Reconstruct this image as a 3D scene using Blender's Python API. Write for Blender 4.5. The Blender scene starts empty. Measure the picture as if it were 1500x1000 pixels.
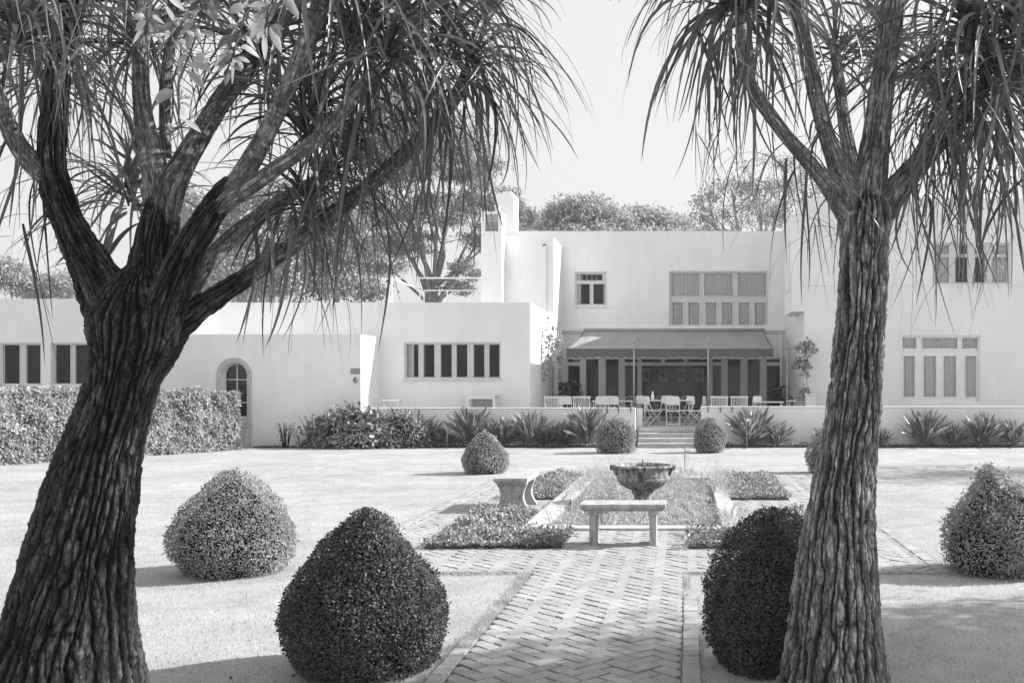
import bpy, math, random
import numpy as np
from mathutils import Vector, Matrix, noise
random.seed(7); rng = np.random.default_rng(7)
R = math.radians
scene = bpy.context.scene
col = scene.collection

# ------------------------------------------------------------ camera
CH = 1.7; F = 1458.0
cam = bpy.data.cameras.new('camera'); camo = bpy.data.objects.new('camera', cam); col.objects.link(camo)
cam.sensor_width = 36; cam.lens = F/1500*36
cam.shift_x = -255/1500; cam.shift_y = 65/1500
cam.clip_start = 0.05; cam.clip_end = 2000
camo.location = (0, 0, CH); camo.rotation_euler = (R(90), 0, 0)
scene.camera = camo
# ------------------------------------------------------------ sky and sun (black and white photograph: neutral light)
SUN_EL = 31; SUN_AZ = 15            # azimuth: degrees from +X (right) towards +Y (behind the house)
sd = Vector((math.cos(R(SUN_EL))*math.cos(R(SUN_AZ)), math.cos(R(SUN_EL))*math.sin(R(SUN_AZ)), math.sin(R(SUN_EL))))
w = bpy.data.worlds.new('World'); scene.world = w; w.use_nodes = True
nt = w.node_tree; bg = nt.nodes['Background']
sky = nt.nodes.new('ShaderNodeTexSky'); sky.sky_type = 'NISHITA'; sky.sun_disc = False
sky.sun_elevation = R(SUN_EL); sky.sun_rotation = R(90-SUN_AZ)
sky.air_density = 1.6; sky.dust_density = 6.0; sky.ozone_density = 1.0
bwn = nt.nodes.new('ShaderNodeRGBToBW'); nt.links.new(sky.outputs[0], bwn.inputs[0])
pw = nt.nodes.new('ShaderNodeMath'); pw.operation = 'POWER'; pw.inputs[1].default_value = 0.12
nt.links.new(bwn.outputs[0], pw.inputs[0]); nt.links.new(pw.outputs[0], bg.inputs[0])
SKY = 0.15
ml = nt.nodes.new('ShaderNodeMath'); ml.operation = 'MULTIPLY'; ml.inputs[1].default_value = 2.10
nt.links.new(pw.outputs[0], ml.inputs[0]); nt.links.new(ml.outputs[0], bg.inputs[0])
bg.inputs[1].default_value = SKY
sl = bpy.data.lights.new('sun', 'SUN'); sl.energy = 3.8; sl.angle = R(0.6); sl.color = (1, 1, 1)
so = bpy.data.objects.new('sun', sl); col.objects.link(so)
so.rotation_euler = (-sd).to_track_quat('-Z', 'Y').to_euler()
scene.view_settings.view_transform = 'Standard'; scene.view_settings.look = 'None'
scene.view_settings.exposure = 1.27; scene.view_settings.gamma = 1
scene.cycles.max_bounces = 8; scene.cycles.transparent_max_bounces = 12

# ------------------------------------------------------------ helpers
def at(px, py, Y):
    return Vector(((px-1005)*Y/F, Y, CH-(py-565)*Y/F))

def tag(o, label=None, cat=None, group=None, kind=None):
    if label: o['label'] = label
    if cat: o['category'] = cat
    if group: o['group'] = group
    if kind: o['kind'] = kind
    return o

def empty(name, loc, label=None, cat=None, group=None, kind=None):
    o = bpy.data.objects.new(name, None); col.objects.link(o); o.location = loc
    o.empty_display_size = 0.2
    return tag(o, label, cat, group, kind)

def copy_thing(root, loc, rz=0.0, s=1.0, label=None, group=None):
    r = root.copy(); col.objects.link(r); r.location = loc; r.rotation_euler = (0, 0, rz); r.scale = (s, s, s)
    for k in ('label', 'group'):
        v = {'label': label, 'group': group}[k]
        if v: r[k] = v
    for ch in list(root.children):
        c = ch.copy(); col.objects.link(c); c.parent = r
        for g in list(ch.children):
            d = g.copy(); col.objects.link(d); d.parent = c
    return r

def world_loc(o):
    v = Vector((0, 0, 0))
    while o is not None:
        v += o.location; o = o.parent
    return v

def mesh_np(name, V, Fa, mats, parent=None, smooth=False, mi=None, local=False):
    """V (n,3), Fa list of index arrays: (m,k) arrays of equal-size faces"""
    V = np.asarray(V, dtype=np.float64)
    if parent is not None and not local:
        V = V - np.array(world_loc(parent))
    me = bpy.data.meshes.new(name)
    if not isinstance(Fa, list): Fa = [Fa]
    Fa = [np.asarray(f, dtype=np.int32) for f in Fa if len(f)]
    nl = sum(f.size for f in Fa); nf = sum(f.shape[0] for f in Fa)
    me.vertices.add(len(V)); me.vertices.foreach_set('co', V.astype(np.float32).ravel())
    me.loops.add(nl); me.loops.foreach_set('vertex_index', np.concatenate([f.ravel() for f in Fa]))
    me.polygons.add(nf)
    tot = np.concatenate([np.full(f.shape[0], f.shape[1], np.int32) for f in Fa])
    st = np.concatenate([[0], np.cumsum(tot)[:-1]]).astype(np.int32)
    me.polygons.foreach_set('loop_start', st); me.polygons.foreach_set('loop_total', tot)
    if smooth: me.polygons.foreach_set('use_smooth', np.ones(nf, dtype=bool))
    if mi is not None: me.polygons.foreach_set('material_index', np.asarray(mi, dtype=np.int32))
    me.update(calc_edges=True); me.validate()
    for m in (mats if isinstance(mats, (list, tuple)) else [mats]): me.materials.append(m)
    o = bpy.data.objects.new(name, me); col.objects.link(o)
    if parent is not None: o.parent = parent
    return o

class MB:
    def __init__(s): s.v = []; s.f = []; s.mi = []; s.sm = []
    def add(s, vs, fs, mi=0, sm=False):
        b = len(s.v); s.v += [tuple(p) for p in vs]
        for f in fs: s.f.append(tuple(b+i for i in f)); s.mi.append(mi); s.sm.append(sm)
    def box(s, x0, x1, y0, y1, z0, z1, mi=0):
        x0, x1 = min(x0, x1), max(x0, x1); y0, y1 = min(y0, y1), max(y0, y1); z0, z1 = min(z0, z1), max(z0, z1)
        s.add([(x0,y0,z0),(x1,y0,z0),(x1,y1,z0),(x0,y1,z0),(x0,y0,z1),(x1,y0,z1),(x1,y1,z1),(x0,y1,z1)],
              [(0,3,2,1),(4,5,6,7),(0,1,5,4),(1,2,6,5),(2,3,7,6),(3,0,4,7)], mi)
    def quad(s, a, b, c, d, mi=0): s.add([a, b, c, d], [(0,1,2,3)], mi)
    def prism(s, poly, y0, y1, axis='Y', mi=0, sm=False):
        """poly: outline; extruded along axis ('Y': poly is (x,z); 'X': (y,z); 'Z': (x,y))"""
        n = len(poly)
        def P(a, b, t):
            return {'Y': (a, t, b), 'X': (t, a, b), 'Z': (a, b, t)}[axis]
        vs = [P(a, b, y0) for a, b in poly]+[P(a, b, y1) for a, b in poly]
        s.add(vs, [tuple(range(n)), tuple(range(2*n-1, n-1, -1))]+[(i, n+i, n+(i+1) % n, (i+1) % n) for i in range(n)], mi, sm)
    def tube(s, pts, rad, n=8, cap=True, mi=0, sm=True, ph=0.0):
        pts = [Vector(p) for p in pts]
        if not isinstance(rad, (list, tuple)): rad = [rad]*len(pts)
        b = len(s.v); up = None
        for i, p in enumerate(pts):
            t = (pts[min(i+1, len(pts)-1)]-pts[max(i-1, 0)]).normalized()
            if up is None:
                up = Vector((0, 0, 1)) if abs(t.z) < 0.9 else Vector((1, 0, 0))
            u = (up-t*up.dot(t)).normalized(); v = t.cross(u); up = u
            for k in range(n):
                a = 2*math.pi*k/n+ph
                s.v.append(tuple(p+(u*math.cos(a)+v*math.sin(a))*rad[i]))
        for i in range(len(pts)-1):
            for k in range(n):
                s.f.append((b+i*n+k, b+i*n+(k+1) % n, b+(i+1)*n+(k+1) % n, b+(i+1)*n+k)); s.mi.append(mi); s.sm.append(sm)
        if cap:
            s.f.append(tuple(b+k for k in range(n-1, -1, -1))); s.mi.append(mi); s.sm.append(False)
            s.f.append(tuple(b+(len(pts)-1)*n+k for k in range(n))); s.mi.append(mi); s.sm.append(False)
    def lathe(s, prof, c=(0, 0, 0), n=32, fl=None, mi=0):
        """prof: (r,z) list bottom to top; fl(angle, i) multiplies the radius"""
        b = len(s.v); cx, cy, cz = c
        for i, (r, z) in enumerate(prof):
            for k in range(n):
                a = 2*math.pi*k/n; q = r*(fl(a, i) if fl else 1)
                s.v.append((cx+q*math.cos(a), cy+q*math.sin(a), cz+z))
        for i in range(len(prof)-1):
            for k in range(n):
                s.f.append((b+i*n+k, b+i*n+(k+1) % n, b+(i+1)*n+(k+1) % n, b+(i+1)*n+k)); s.mi.append(mi); s.sm.append(True)
        s.f.append(tuple(b+k for k in range(n-1, -1, -1))); s.mi.append(mi); s.sm.append(False)
        s.f.append(tuple(b+(len(prof)-1)*n+k for k in range(n))); s.mi.append(mi); s.sm.append(False)
    def build(s, name, mats, parent=None, local=False, bevel=0):
        me = bpy.data.meshes.new(name)
        off = Vector((0, 0, 0)) if (parent is None or local) else world_loc(parent)
        me.from_pydata([(x-off.x, y-off.y, z-off.z) for x, y, z in s.v], [], s.f)
        me.polygons.foreach_set('material_index', s.mi); me.polygons.foreach_set('use_smooth', s.sm)
        for m in (mats if isinstance(mats, (list, tuple)) else [mats]): me.materials.append(m)
        me.update()
        o = bpy.data.objects.new(name, me); col.objects.link(o)
        if parent is not None: o.parent = parent
        if bevel:
            bm = o.modifiers.new('bevel', 'BEVEL'); bm.width = bevel; bm.segments = 2; bm.limit_method = 'ANGLE'
        return o

# ------------------------------------------------------------ materials (all neutral grey)
def base_mat(name, rough=0.7, spec=0.3):
    m = bpy.data.materials.new(name); m.use_nodes = True
    n = m.node_tree; b = n.nodes['Principled BSDF']
    b.inputs['Roughness'].default_value = rough; b.inputs['Specular IOR Level'].default_value = spec
    return m, n, b

def noise_node(n, scale, detail=4, rough=0.6, vec=None, dist=0.0):
    t = n.nodes.new('ShaderNodeTexNoise'); t.inputs['Scale'].default_value = scale
    t.inputs['Detail'].default_value = detail; t.inputs['Roughness'].default_value = rough; t.inputs['Distortion'].default_value = dist
    if vec is not None: n.links.new(vec, t.inputs['Vector'])
    return t
def ramp(n, src, stops):
    r = n.nodes.new('ShaderNodeValToRGB'); n.links.new(src, r.inputs[0])
    e = r.color_ramp.elements
    while len(e) > 2: e.remove(e[-1])
    for i, (p, v) in enumerate(stops):
        if i < 2: e[i].position = p; e[i].color = (v, v, v, 1)
        else:
            q = e.new(p); q.color = (v, v, v, 1)
    return r
def mapping(n, scale, obj=True, rot=(0,0,0)):
    tc = n.nodes.new('ShaderNodeTexCoord'); mp = n.nodes.new('ShaderNodeMapping')
    mp.inputs['Scale'].default_value = scale; mp.inputs['Rotation'].default_value = rot
    n.links.new(tc.outputs['Object'], mp.inputs[0]); return mp.outputs[0]
def mixc(n, a, b, fac, mode='MIX'):
    m = n.nodes.new('ShaderNodeMix'); m.data_type = 'RGBA'; m.blend_type = mode
    for s, v in ((m.inputs[6], a), (m.inputs[7], b), (m.inputs[0], fac)):
        if hasattr(v, 'links'): n.links.new(v, s)
        elif isinstance(v, (int, float)): s.default_value = v if s == m.inputs[0] else (v, v, v, 1)
    return m.outputs[2]
def bump(n, b, h, strength=0.3, dist=0.01):
    k = n.nodes.new('ShaderNodeBump'); k.inputs['Strength'].default_value = strength; k.inputs['Distance'].default_value = dist
    n.links.new(h, k.inputs['Height']); n.links.new(k.outputs[0], b.inputs['Normal']); return k

def plain(name, v, rough=0.6, spec=0.3, var=0.12, scale=6.0, bmp=0.1, fine=60, metal=0):
    m, n, b = base_mat(name, rough, spec)
    co = mapping(n, (1, 1, 1))
    t = noise_node(n, scale, 5, 0.6, co)
    r = ramp(n, t.outputs[0], [(0.3, v*(1-var)), (0.7, v*(1+var))])
    n.links.new(r.outputs[0], b.inputs['Base Color'])
    if bmp:
        t2 = noise_node(n, fine, 4, 0.6, co); bump(n, b, t2.outputs[0], bmp, 0.01)
    b.inputs['Metallic'].default_value = metal
    return m

def stucco():
    m, n, b = base_mat('white_stucco', 0.85, 0.15)
    co = mapping(n, (1, 1, 1)); st = mapping(n, (2.2, 2.2, 0.25))
    t = noise_node(n, 0.6, 5, 0.6, co); r = ramp(n, t.outputs[0], [(0.3, 0.78), (0.7, 0.85)])
    t3 = noise_node(n, 1.6, 6, 0.7, st); r3 = ramp(n, t3.outputs[0], [(0.35, 0.955), (0.6, 1.0)])
    c = mixc(n, r.outputs[0], r3.outputs[0], 1.0, 'MULTIPLY')
    t4 = noise_node(n, 9.0, 6, 0.7, co); r4 = ramp(n, t4.outputs[0], [(0.3, 0.975), (0.7, 1.0)])
    c = mixc(n, c, r4.outputs[0], 1.0, 'MULTIPLY')
    n.links.new(c, b.inputs['Base Color'])
    t2 = noise_node(n, 25, 6, 0.65, co); bump(n, b, t2.outputs[0], 0.25, 0.015)
    return m

def foliage(name, lo, hi, trans=0.35, rough=0.45, spec=0.4, stripes=0):
    m, n, b = base_mat(name, rough, spec)
    g = n.nodes.new('ShaderNodeNewGeometry')
    r = ramp(n, g.outputs['Random Per Island'], [(0.0, lo), (1.0, hi)])
    t = noise_node(n, 3.0, 3, 0.5, mapping(n, (1, 1, 1))); r2 = ramp(n, t.outputs[0], [(0.3, 0.75), (0.7, 1.25)])
    c = mixc(n, r.outputs[0], r2.outputs[0], 1.0, 'MULTIPLY')
    n.links.new(c, b.inputs['Base Color'])
    tr = n.nodes.new('ShaderNodeBsdfTranslucent'); n.links.new(c, tr.inputs['Color'])
    mx = n.nodes.new('ShaderNodeMixShader'); mx.inputs[0].default_value = trans
    out = n.nodes['Material Output']
    n.links.new(b.outputs[0], mx.inputs[1]); n.links.new(tr.outputs[0], mx.inputs[2]); n.links.new(mx.outputs[0], out.inputs[0])
    return m

def glass(name, tint=0.02, refl=1.0):
    m = bpy.data.materials.new(name); m.use_nodes = True; n = m.node_tree
    n.nodes.remove(n.nodes['Principled BSDF'])
    tr = n.nodes.new('ShaderNodeBsdfTransparent'); tr.inputs[0].default_value = (tint, tint, tint, 1)
    gl = n.nodes.new('ShaderNodeBsdfGlossy'); gl.inputs['Roughness'].default_value = 0.02
    fr = n.nodes.new('ShaderNodeFresnel'); fr.inputs[0].default_value = 1.5
    t = noise_node(n, 1.3, 2, 0.5, mapping(n, (1, 1, 1))); bp = n.nodes.new('ShaderNodeBump')
    bp.inputs['Strength'].default_value = 0.08; bp.inputs['Distance'].default_value = 0.05
    n.links.new(t.outputs[0], bp.inputs['Height']); n.links.new(bp.outputs[0], gl.inputs['Normal'])
    mx = n.nodes.new('ShaderNodeMixShader'); n.links.new(fr.outputs[0], mx.inputs[0])
    n.links.new(tr.outputs[0], mx.inputs[1]); n.links.new(gl.outputs[0], mx.inputs[2])
    n.links.new(mx.outputs[0], n.nodes['Material Output'].inputs[0])
    return m

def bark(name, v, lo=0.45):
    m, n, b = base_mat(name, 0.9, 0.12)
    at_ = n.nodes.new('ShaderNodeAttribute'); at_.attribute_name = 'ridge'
    r = ramp(n, at_.outputs['Fac'], [(0.0, v*lo), (0.42, v*.38), (0.75, v*1.1), (1.0, v*2.2)])  # furrow colour darkened to paint in occlusion; ridge tops weathered paler
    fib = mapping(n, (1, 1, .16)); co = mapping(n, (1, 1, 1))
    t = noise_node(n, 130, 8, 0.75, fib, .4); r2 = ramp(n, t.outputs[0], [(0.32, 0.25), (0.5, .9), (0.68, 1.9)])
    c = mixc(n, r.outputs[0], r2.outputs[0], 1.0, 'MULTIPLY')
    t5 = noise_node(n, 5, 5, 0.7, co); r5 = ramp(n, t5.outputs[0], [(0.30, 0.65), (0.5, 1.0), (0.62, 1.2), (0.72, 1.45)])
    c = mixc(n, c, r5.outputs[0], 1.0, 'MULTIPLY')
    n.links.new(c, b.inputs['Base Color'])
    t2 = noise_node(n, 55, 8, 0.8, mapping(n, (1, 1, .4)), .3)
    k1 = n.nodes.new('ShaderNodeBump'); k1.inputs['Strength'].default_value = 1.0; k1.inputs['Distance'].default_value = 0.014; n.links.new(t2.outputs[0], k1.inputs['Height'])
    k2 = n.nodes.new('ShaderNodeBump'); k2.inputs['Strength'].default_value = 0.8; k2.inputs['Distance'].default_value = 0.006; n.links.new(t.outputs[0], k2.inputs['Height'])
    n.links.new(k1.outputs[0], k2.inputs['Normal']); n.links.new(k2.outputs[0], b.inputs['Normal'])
    return m

def lawn_mat():
    m, n, b = base_mat('lawn', 0.9, 0.1)
    co = mapping(n, (1, 1, 1))
    t1 = noise_node(n, 0.5, 6, 0.7, co); r1 = ramp(n, t1.outputs[0], [(0.3, 0.35), (0.7, 0.49)])
    t2 = noise_node(n, 2.2, 6, 0.7, co); r2 = ramp(n, t2.outputs[0], [(0.3, 0.80), (0.7, 1.12)])
    t3 = noise_node(n, 45, 5, 0.8, co); r3 = ramp(n, t3.outputs[0], [(0.32, 0.55), (0.62, 1.2)])
    t4 = noise_node(n, 160, 3, 0.8, co); r4 = ramp(n, t4.outputs[0], [(0.3, 0.6), (0.65, 1.2)])
    c = mixc(n, r1.outputs[0], r2.outputs[0], 1.0, 'MULTIPLY'); c = mixc(n, c, r3.outputs[0], 0.55, 'MULTIPLY'); c = mixc(n, c, r4.outputs[0], 0.7, 'MULTIPLY')
    n.links.new(c, b.inputs['Base Color'])
    bump(n, b, t3.outputs[0], 0.5, 0.02)
    return m

def brick_mat():
    m, n, b = base_mat('paving_brick', 0.8, 0.2)
    g = n.nodes.new('ShaderNodeNewGeometry'); r = ramp(n, g.outputs['Random Per Island'], [(0.0, 0.32), (1.0, 0.39)])
    co = mapping(n, (1, 1, 1)); t = noise_node(n, 14, 6, 0.7, co); r2 = ramp(n, t.outputs[0], [(0.3, 0.85), (0.7, 1.12)])
    c = mixc(n, r.outputs[0], r2.outputs[0], 1.0, 'MULTIPLY')
    t3 = noise_node(n, 1.2, 5, 0.7, co); r3 = ramp(n, t3.outputs[0], [(0.35, 0.88), (0.65, 1.06)])
    c = mixc(n, c, r3.outputs[0], 1.0, 'MULTIPLY')
    n.links.new(c, b.inputs['Base Color']); bump(n, b, t.outputs[0], 0.4, 0.01)
    return m

def stone_mat(name, v, stain=0.5):
    m, n, b = base_mat(name, 0.85, 0.2)
    co = mapping(n, (1, 1, 1)); t = noise_node(n, 5, 7, 0.7, co); r = ramp(n, t.outputs[0], [(0.3, v*0.75), (0.65, v*1.1)])
    st = mapping(n, (7, 7, 1.4)); t2 = noise_node(n, 2.0, 5, 0.7, st, 0.6); r2 = ramp(n, t2.outputs[0], [(0.38, 1-stain), (0.56, 1.0)])
    c = mixc(n, r.outputs[0], r2.outputs[0], 1.0, 'MULTIPLY'); n.links.new(c, b.inputs['Base Color'])
    t4 = noise_node(n, 60, 5, 0.7, co); bump(n, b, t4.outputs[0], 0.35, 0.008)
    return m

M = {}
M['stucco'] = stucco()
M['frame'] = plain('painted_frame', 0.60, 0.45, 0.4, 0.05, 3, 0.05)
M['frame_dim'] = plain('painted_joinery', 0.76, 0.45, 0.4, 0.06, 3, 0.05)
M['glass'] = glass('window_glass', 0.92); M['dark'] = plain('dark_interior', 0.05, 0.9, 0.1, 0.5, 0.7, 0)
M['room'] = plain('room_wall', 0.34, 0.8, 0.2, 0.1, 2, 0)
M['room_floor'] = plain('room_floor', 0.12, 0.5, 0.4, 0.2, 2, 0)
M['curtain'] = plain('curtain_cloth', 0.80, 0.9, 0.1, 0.06, 8, 0.05)
M['lawn'] = lawn_mat(); M['brick'] = brick_mat()
M['mortar'] = plain('mortar_sand', 0.095, 0.95, 0.1, 0.6, 9, 0.5, 80)
M['soil'] = plain('garden_soil', 0.05, 0.95, 0.1, 0.5, 12, 0.8, 60)
M['stone'] = stone_mat('garden_stone', 0.46, 0.35); M['fountain'] = stone_mat('fountain_stone', 0.36, 0.8)
M['kerb'] = stone_mat('kerb_stone', 0.50, 0.15)
M['deck'] = stone_mat('terrace_paving', 0.42, 0.2); M['step'] = stone_mat('step_stone', 0.52, 0.15)
M['steptop'] = stone_mat('step_nosing', 0.6, 0.1)
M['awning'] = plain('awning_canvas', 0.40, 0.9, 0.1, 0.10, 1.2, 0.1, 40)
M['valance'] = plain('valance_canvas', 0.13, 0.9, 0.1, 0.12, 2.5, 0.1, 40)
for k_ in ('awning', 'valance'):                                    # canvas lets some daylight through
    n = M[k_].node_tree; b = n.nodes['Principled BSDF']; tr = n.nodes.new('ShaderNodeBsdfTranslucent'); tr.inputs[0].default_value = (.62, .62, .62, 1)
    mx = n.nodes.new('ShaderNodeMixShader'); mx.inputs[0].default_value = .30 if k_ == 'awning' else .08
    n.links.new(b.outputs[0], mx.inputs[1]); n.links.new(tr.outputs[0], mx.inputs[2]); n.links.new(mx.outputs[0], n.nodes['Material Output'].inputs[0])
M['white_metal'] = plain('white_painted_metal', 0.80, 0.4, 0.5, 0.06, 6, 0)
M['grey_metal'] = plain('grey_metal', 0.36, 0.45, 0.5, 0.1, 6, 0)
M['dark_metal'] = plain('dark_metal', 0.06, 0.5, 0.5, 0.2, 6, 0)
M['wood'] = plain('weathered_board', 0.40, 0.8, 0.2, 0.15, 5, 0.2)
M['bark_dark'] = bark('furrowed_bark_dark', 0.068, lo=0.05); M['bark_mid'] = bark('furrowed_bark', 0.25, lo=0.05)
M['bark_pale'] = bark('ringed_bark', 0.34, lo=0.4)
M['palm'] = foliage('strap_leaf', 0.04, 0.17, 0.30, 0.36, 0.5)
M['palm_pale'] = foliage('strap_leaf_pale', 0.10, 0.20, 0.4, 0.4, 0.5)
M['limb_bark'] = bark('limb_bark', 0.26, lo=0.3)
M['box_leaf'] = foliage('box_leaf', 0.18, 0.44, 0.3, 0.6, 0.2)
M['box_shaded'] = foliage('box_leaf_shaded', 0.035, 0.13, 0.2, 0.5, 0.25)  # same box leaf, shade on the foreground bushes put into its colour
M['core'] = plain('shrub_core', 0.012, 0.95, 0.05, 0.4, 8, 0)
M['hedge_leaf'] = foliage('hedge_leaf', 0.20, 0.52, 0.3, 0.5, 0.3)
M['bed_leaf'] = foliage('bed_leaf', 0.10, 0.42, 0.3, 0.45, 0.4)
M['reed_leaf'] = foliage('reed_leaf', 0.30, 0.65, 0.4, 0.5, 0.3)
M['border_leaf'] = foliage('border_leaf', 0.10, 0.34, 0.3, 0.4, 0.5)
M['shrub_leaf'] = foliage('shrub_leaf', 0.10, 0.46, 0.3, 0.4, 0.5)
M['dark_leaf'] = foliage('dark_leaf', 0.03, 0.07, 0.2, 0.4, 0.4)
M['twig_leaf'] = foliage('pale_leaf', 0.22, 0.50, 0.55, 0.35, 0.5)
M['far_leaf'] = foliage('far_leaf', 0.15, 0.36, 0.45, 0.6, 0.2)
M['far_leaf_pale'] = foliage('far_leaf_pale', 0.26, 0.55, 0.45, 0.6, 0.2)
M['twig'] = plain('twig', 0.11, 0.9, 0.1, 0.3, 5, 0.2)
M['far_bark'] = plain('far_bark', 0.24, 0.9, 0.1, 0.3, 3, 0.2)
M['grass'] = foliage('grass_blade', 0.34, 0.66, 0.35, 0.5, 0.2)
M['petal'] = plain('pale_petal', 0.6, 0.6, 0.2, 0.1, 9, 0)
M['pot'] = plain('grey_pot', 0.2, 0.8, 0.2, 0.2, 9, 0.1)
M['paper'] = plain('picture_paper', 0.85, 0.8, 0.2, 0.04, 9, 0)
M['ink'] = plain('picture_ink', 0.10, 0.8, 0.2, 0.2, 20, 0)
M['plaque'] = plain('plaque_metal', 0.16, 0.5, 0.4, 0.2, 12, 0.1)
m, n, b = base_mat('water', 0.05, 0.5); b.inputs['Base Color'].default_value = (.03, .03, .03, 1)
t = noise_node(n, 9, 3, 0.5, mapping(n, (1, 1, 1))); bump(n, b, t.outputs[0], 0.1, 0.01); M['water'] = m

# ------------------------------------------------------------ leaf clouds
def unit(a): return a/np.maximum(np.linalg.norm(a, axis=1, keepdims=True), 1e-9)
def leaf_quads(P, D, L, W, spread=0.8, fold=0.12, face=0.0):
    """rhombic leaves: P base points, D mean axis, L length, W width ratio"""
    n = len(P)
    if face:                                   # leaves lie over each other, blades turned outwards
        Dn = unit(np.asarray(D, float)); T = np.cross(Dn, rng.normal(0, 1, (n, 3)))
        A = unit(unit(T)+Dn*.55+rng.normal(0, .25, (n, 3))); S = unit(np.cross(A, Dn+rng.normal(0, face, (n, 3)))); N = np.cross(A, S)
    else:
        A = unit(D+rng.normal(0, spread, (n, 3)))
        S = unit(np.cross(A, rng.normal(0, 1, (n, 3)))); N = np.cross(A, S)
    l = (L*rng.uniform(0.7, 1.3, n))[:, None]; w_ = l*W*0.5
    mid = P+A*l*0.5
    V = np.empty((n, 4, 3)); V[:, 0] = P; V[:, 1] = mid+S*w_+N*l*fold; V[:, 2] = P+A*l; V[:, 3] = mid-S*w_+N*l*fold
    return V.reshape(-1, 3), np.arange(4*n).reshape(-1, 4)

def ribbons(specs, seg=9):
    """specs: list of dict(pts (k,3), side (k,3), w (k)) -> V, F as flat folded strips (3 verts across)"""
    V = []; Fq = []; b = 0
    for pts, side, up, wd in specs:
        k = len(pts)
        a = pts-side*wd[:, None]; c = pts+side*wd[:, None]; mdd = pts-up*(wd*0.35)[:, None]
        V.append(np.stack([a, mdd, c], 1).reshape(-1, 3))
        i = np.arange(k-1)[:, None]*3+b
        Fq.append(np.concatenate([np.concatenate([i, i+1, i+4, i+3], 1), np.concatenate([i+1, i+2, i+5, i+4], 1)]))
        b += 3*k
    return np.concatenate(V), np.concatenate(Fq)

def strap_leaf(origin, d, L, wmax, droop, k=11, curl=0.0, tipcurl=0.0, base_w=0.6):
    """a leaf that leaves along d and bends down under gravity"""
    p = np.array(origin, float); d = np.array(d, float); d /= np.linalg.norm(d)
    pts = [p.copy()]; st = L/(k-1); dirs = [d.copy()]
    cv = rng.normal(0, 1, 3)*curl; tv = rng.normal(0, 1, 3)*tipcurl
    for i in range(k-1):
        t = (i+1)/(k-1)
        d = d+np.array([0, 0, -1.0])*droop*st*(0.35+1.8*t)+cv*st+tv*st*t*t
        d /= np.linalg.norm(d); p = p+d*st; pts.append(p.copy()); dirs.append(d.copy())
    pts = np.array(pts); dirs = np.array(dirs)
    h = np.cross(dirs[0], [0, 0, 1.0]) + rng.normal(0, 0.25, 3)
    side = []
    tw = rng.normal(0, 0.6)
    for i in range(k):
        s = h-dirs[i]*np.dot(h, dirs[i]); s /= max(np.linalg.norm(s), 1e-6)
        a = tw*i/(k-1); s2 = s*math.cos(a)+np.cross(dirs[i], s)*math.sin(a); side.append(s2); h = s
    side = np.array(side); up = np.cross(side, dirs)
    t = np.linspace(0, 1, k)
    wd = wmax*np.minimum(1, base_w+t*3)*np.clip(1-t, 0.0, 1)**0.55
    wd = np.maximum(wd, 0.0006)
    return pts, side, up, wd

# ============================================================ GROUND, PAVING, POOL
PX0, PX1, PY0, PY1 = -1.66, 0.42, 11.85, 18.0        # pool opening (inside the kerbs)
XS = [-300, PX0, PX1, 300]; YS = [-300, PY0, PY1, 500]
g = MB()
for i in range(3):
    for j in range(3):
        if i == 1 and j == 1: continue
        g.quad((XS[i], YS[j], 0), (XS[i+1], YS[j], 0), (XS[i+1], YS[j+1], 0), (XS[i], YS[j+1], 0))
tag(g.build('lawn', M['lawn']), kind='structure')

def clip(poly, x0, x1, y0, y1):
    for ax, lim, sg in ((0, x0, 1), (0, x1, -1), (1, y0, 1), (1, y1, -1)):
        out = []
        for i in range(len(poly)):
            a, b = poly[i-1], poly[i]
            da, db = sg*(a[ax]-lim), sg*(b[ax]-lim)
            if (da >= 0) != (db >= 0):
                t = da/(da-db); out.append((a[0]+(b[0]-a[0])*t, a[1]+(b[1]-a[1])*t))
            if db >= 0: out.append(b)
        poly = out
        if len(poly) < 3: return []
    return poly

def brick(mb, poly, z):
    cx = sum(p[0] for p in poly)/len(poly); cy = sum(p[1] for p in poly)/len(poly)
    ins = lambda q, d: (q[0]+(cx-q[0])*d/max(math.hypot(cx-q[0], cy-q[1]), .02), q[1]+(cy-q[1])*d/max(math.hypot(cx-q[0], cy-q[1]), .02))
    tx, ty = random.gauss(0, 0.013), random.gauss(0, 0.016)
    Zf = lambda q: z+(q[0]-cx)*tx+(q[1]-cy)*ty
    n = len(poly); lo = [(q[0], q[1], 0.003) for q in poly]; md = [(q[0], q[1], Zf(q)-0.005) for q in poly]
    hi = [(*ins(q, 0.007), Zf(q)) for q in poly]
    fs = [(i, (i+1) % n, n+(i+1) % n, n+i) for i in range(n)]+[(n+i, n+(i+1) % n, 2*n+(i+1) % n, 2*n+i) for i in range(n)]+[tuple(range(2*n, 3*n))]
    mb.add(lo+md+hi, fs)

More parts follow.
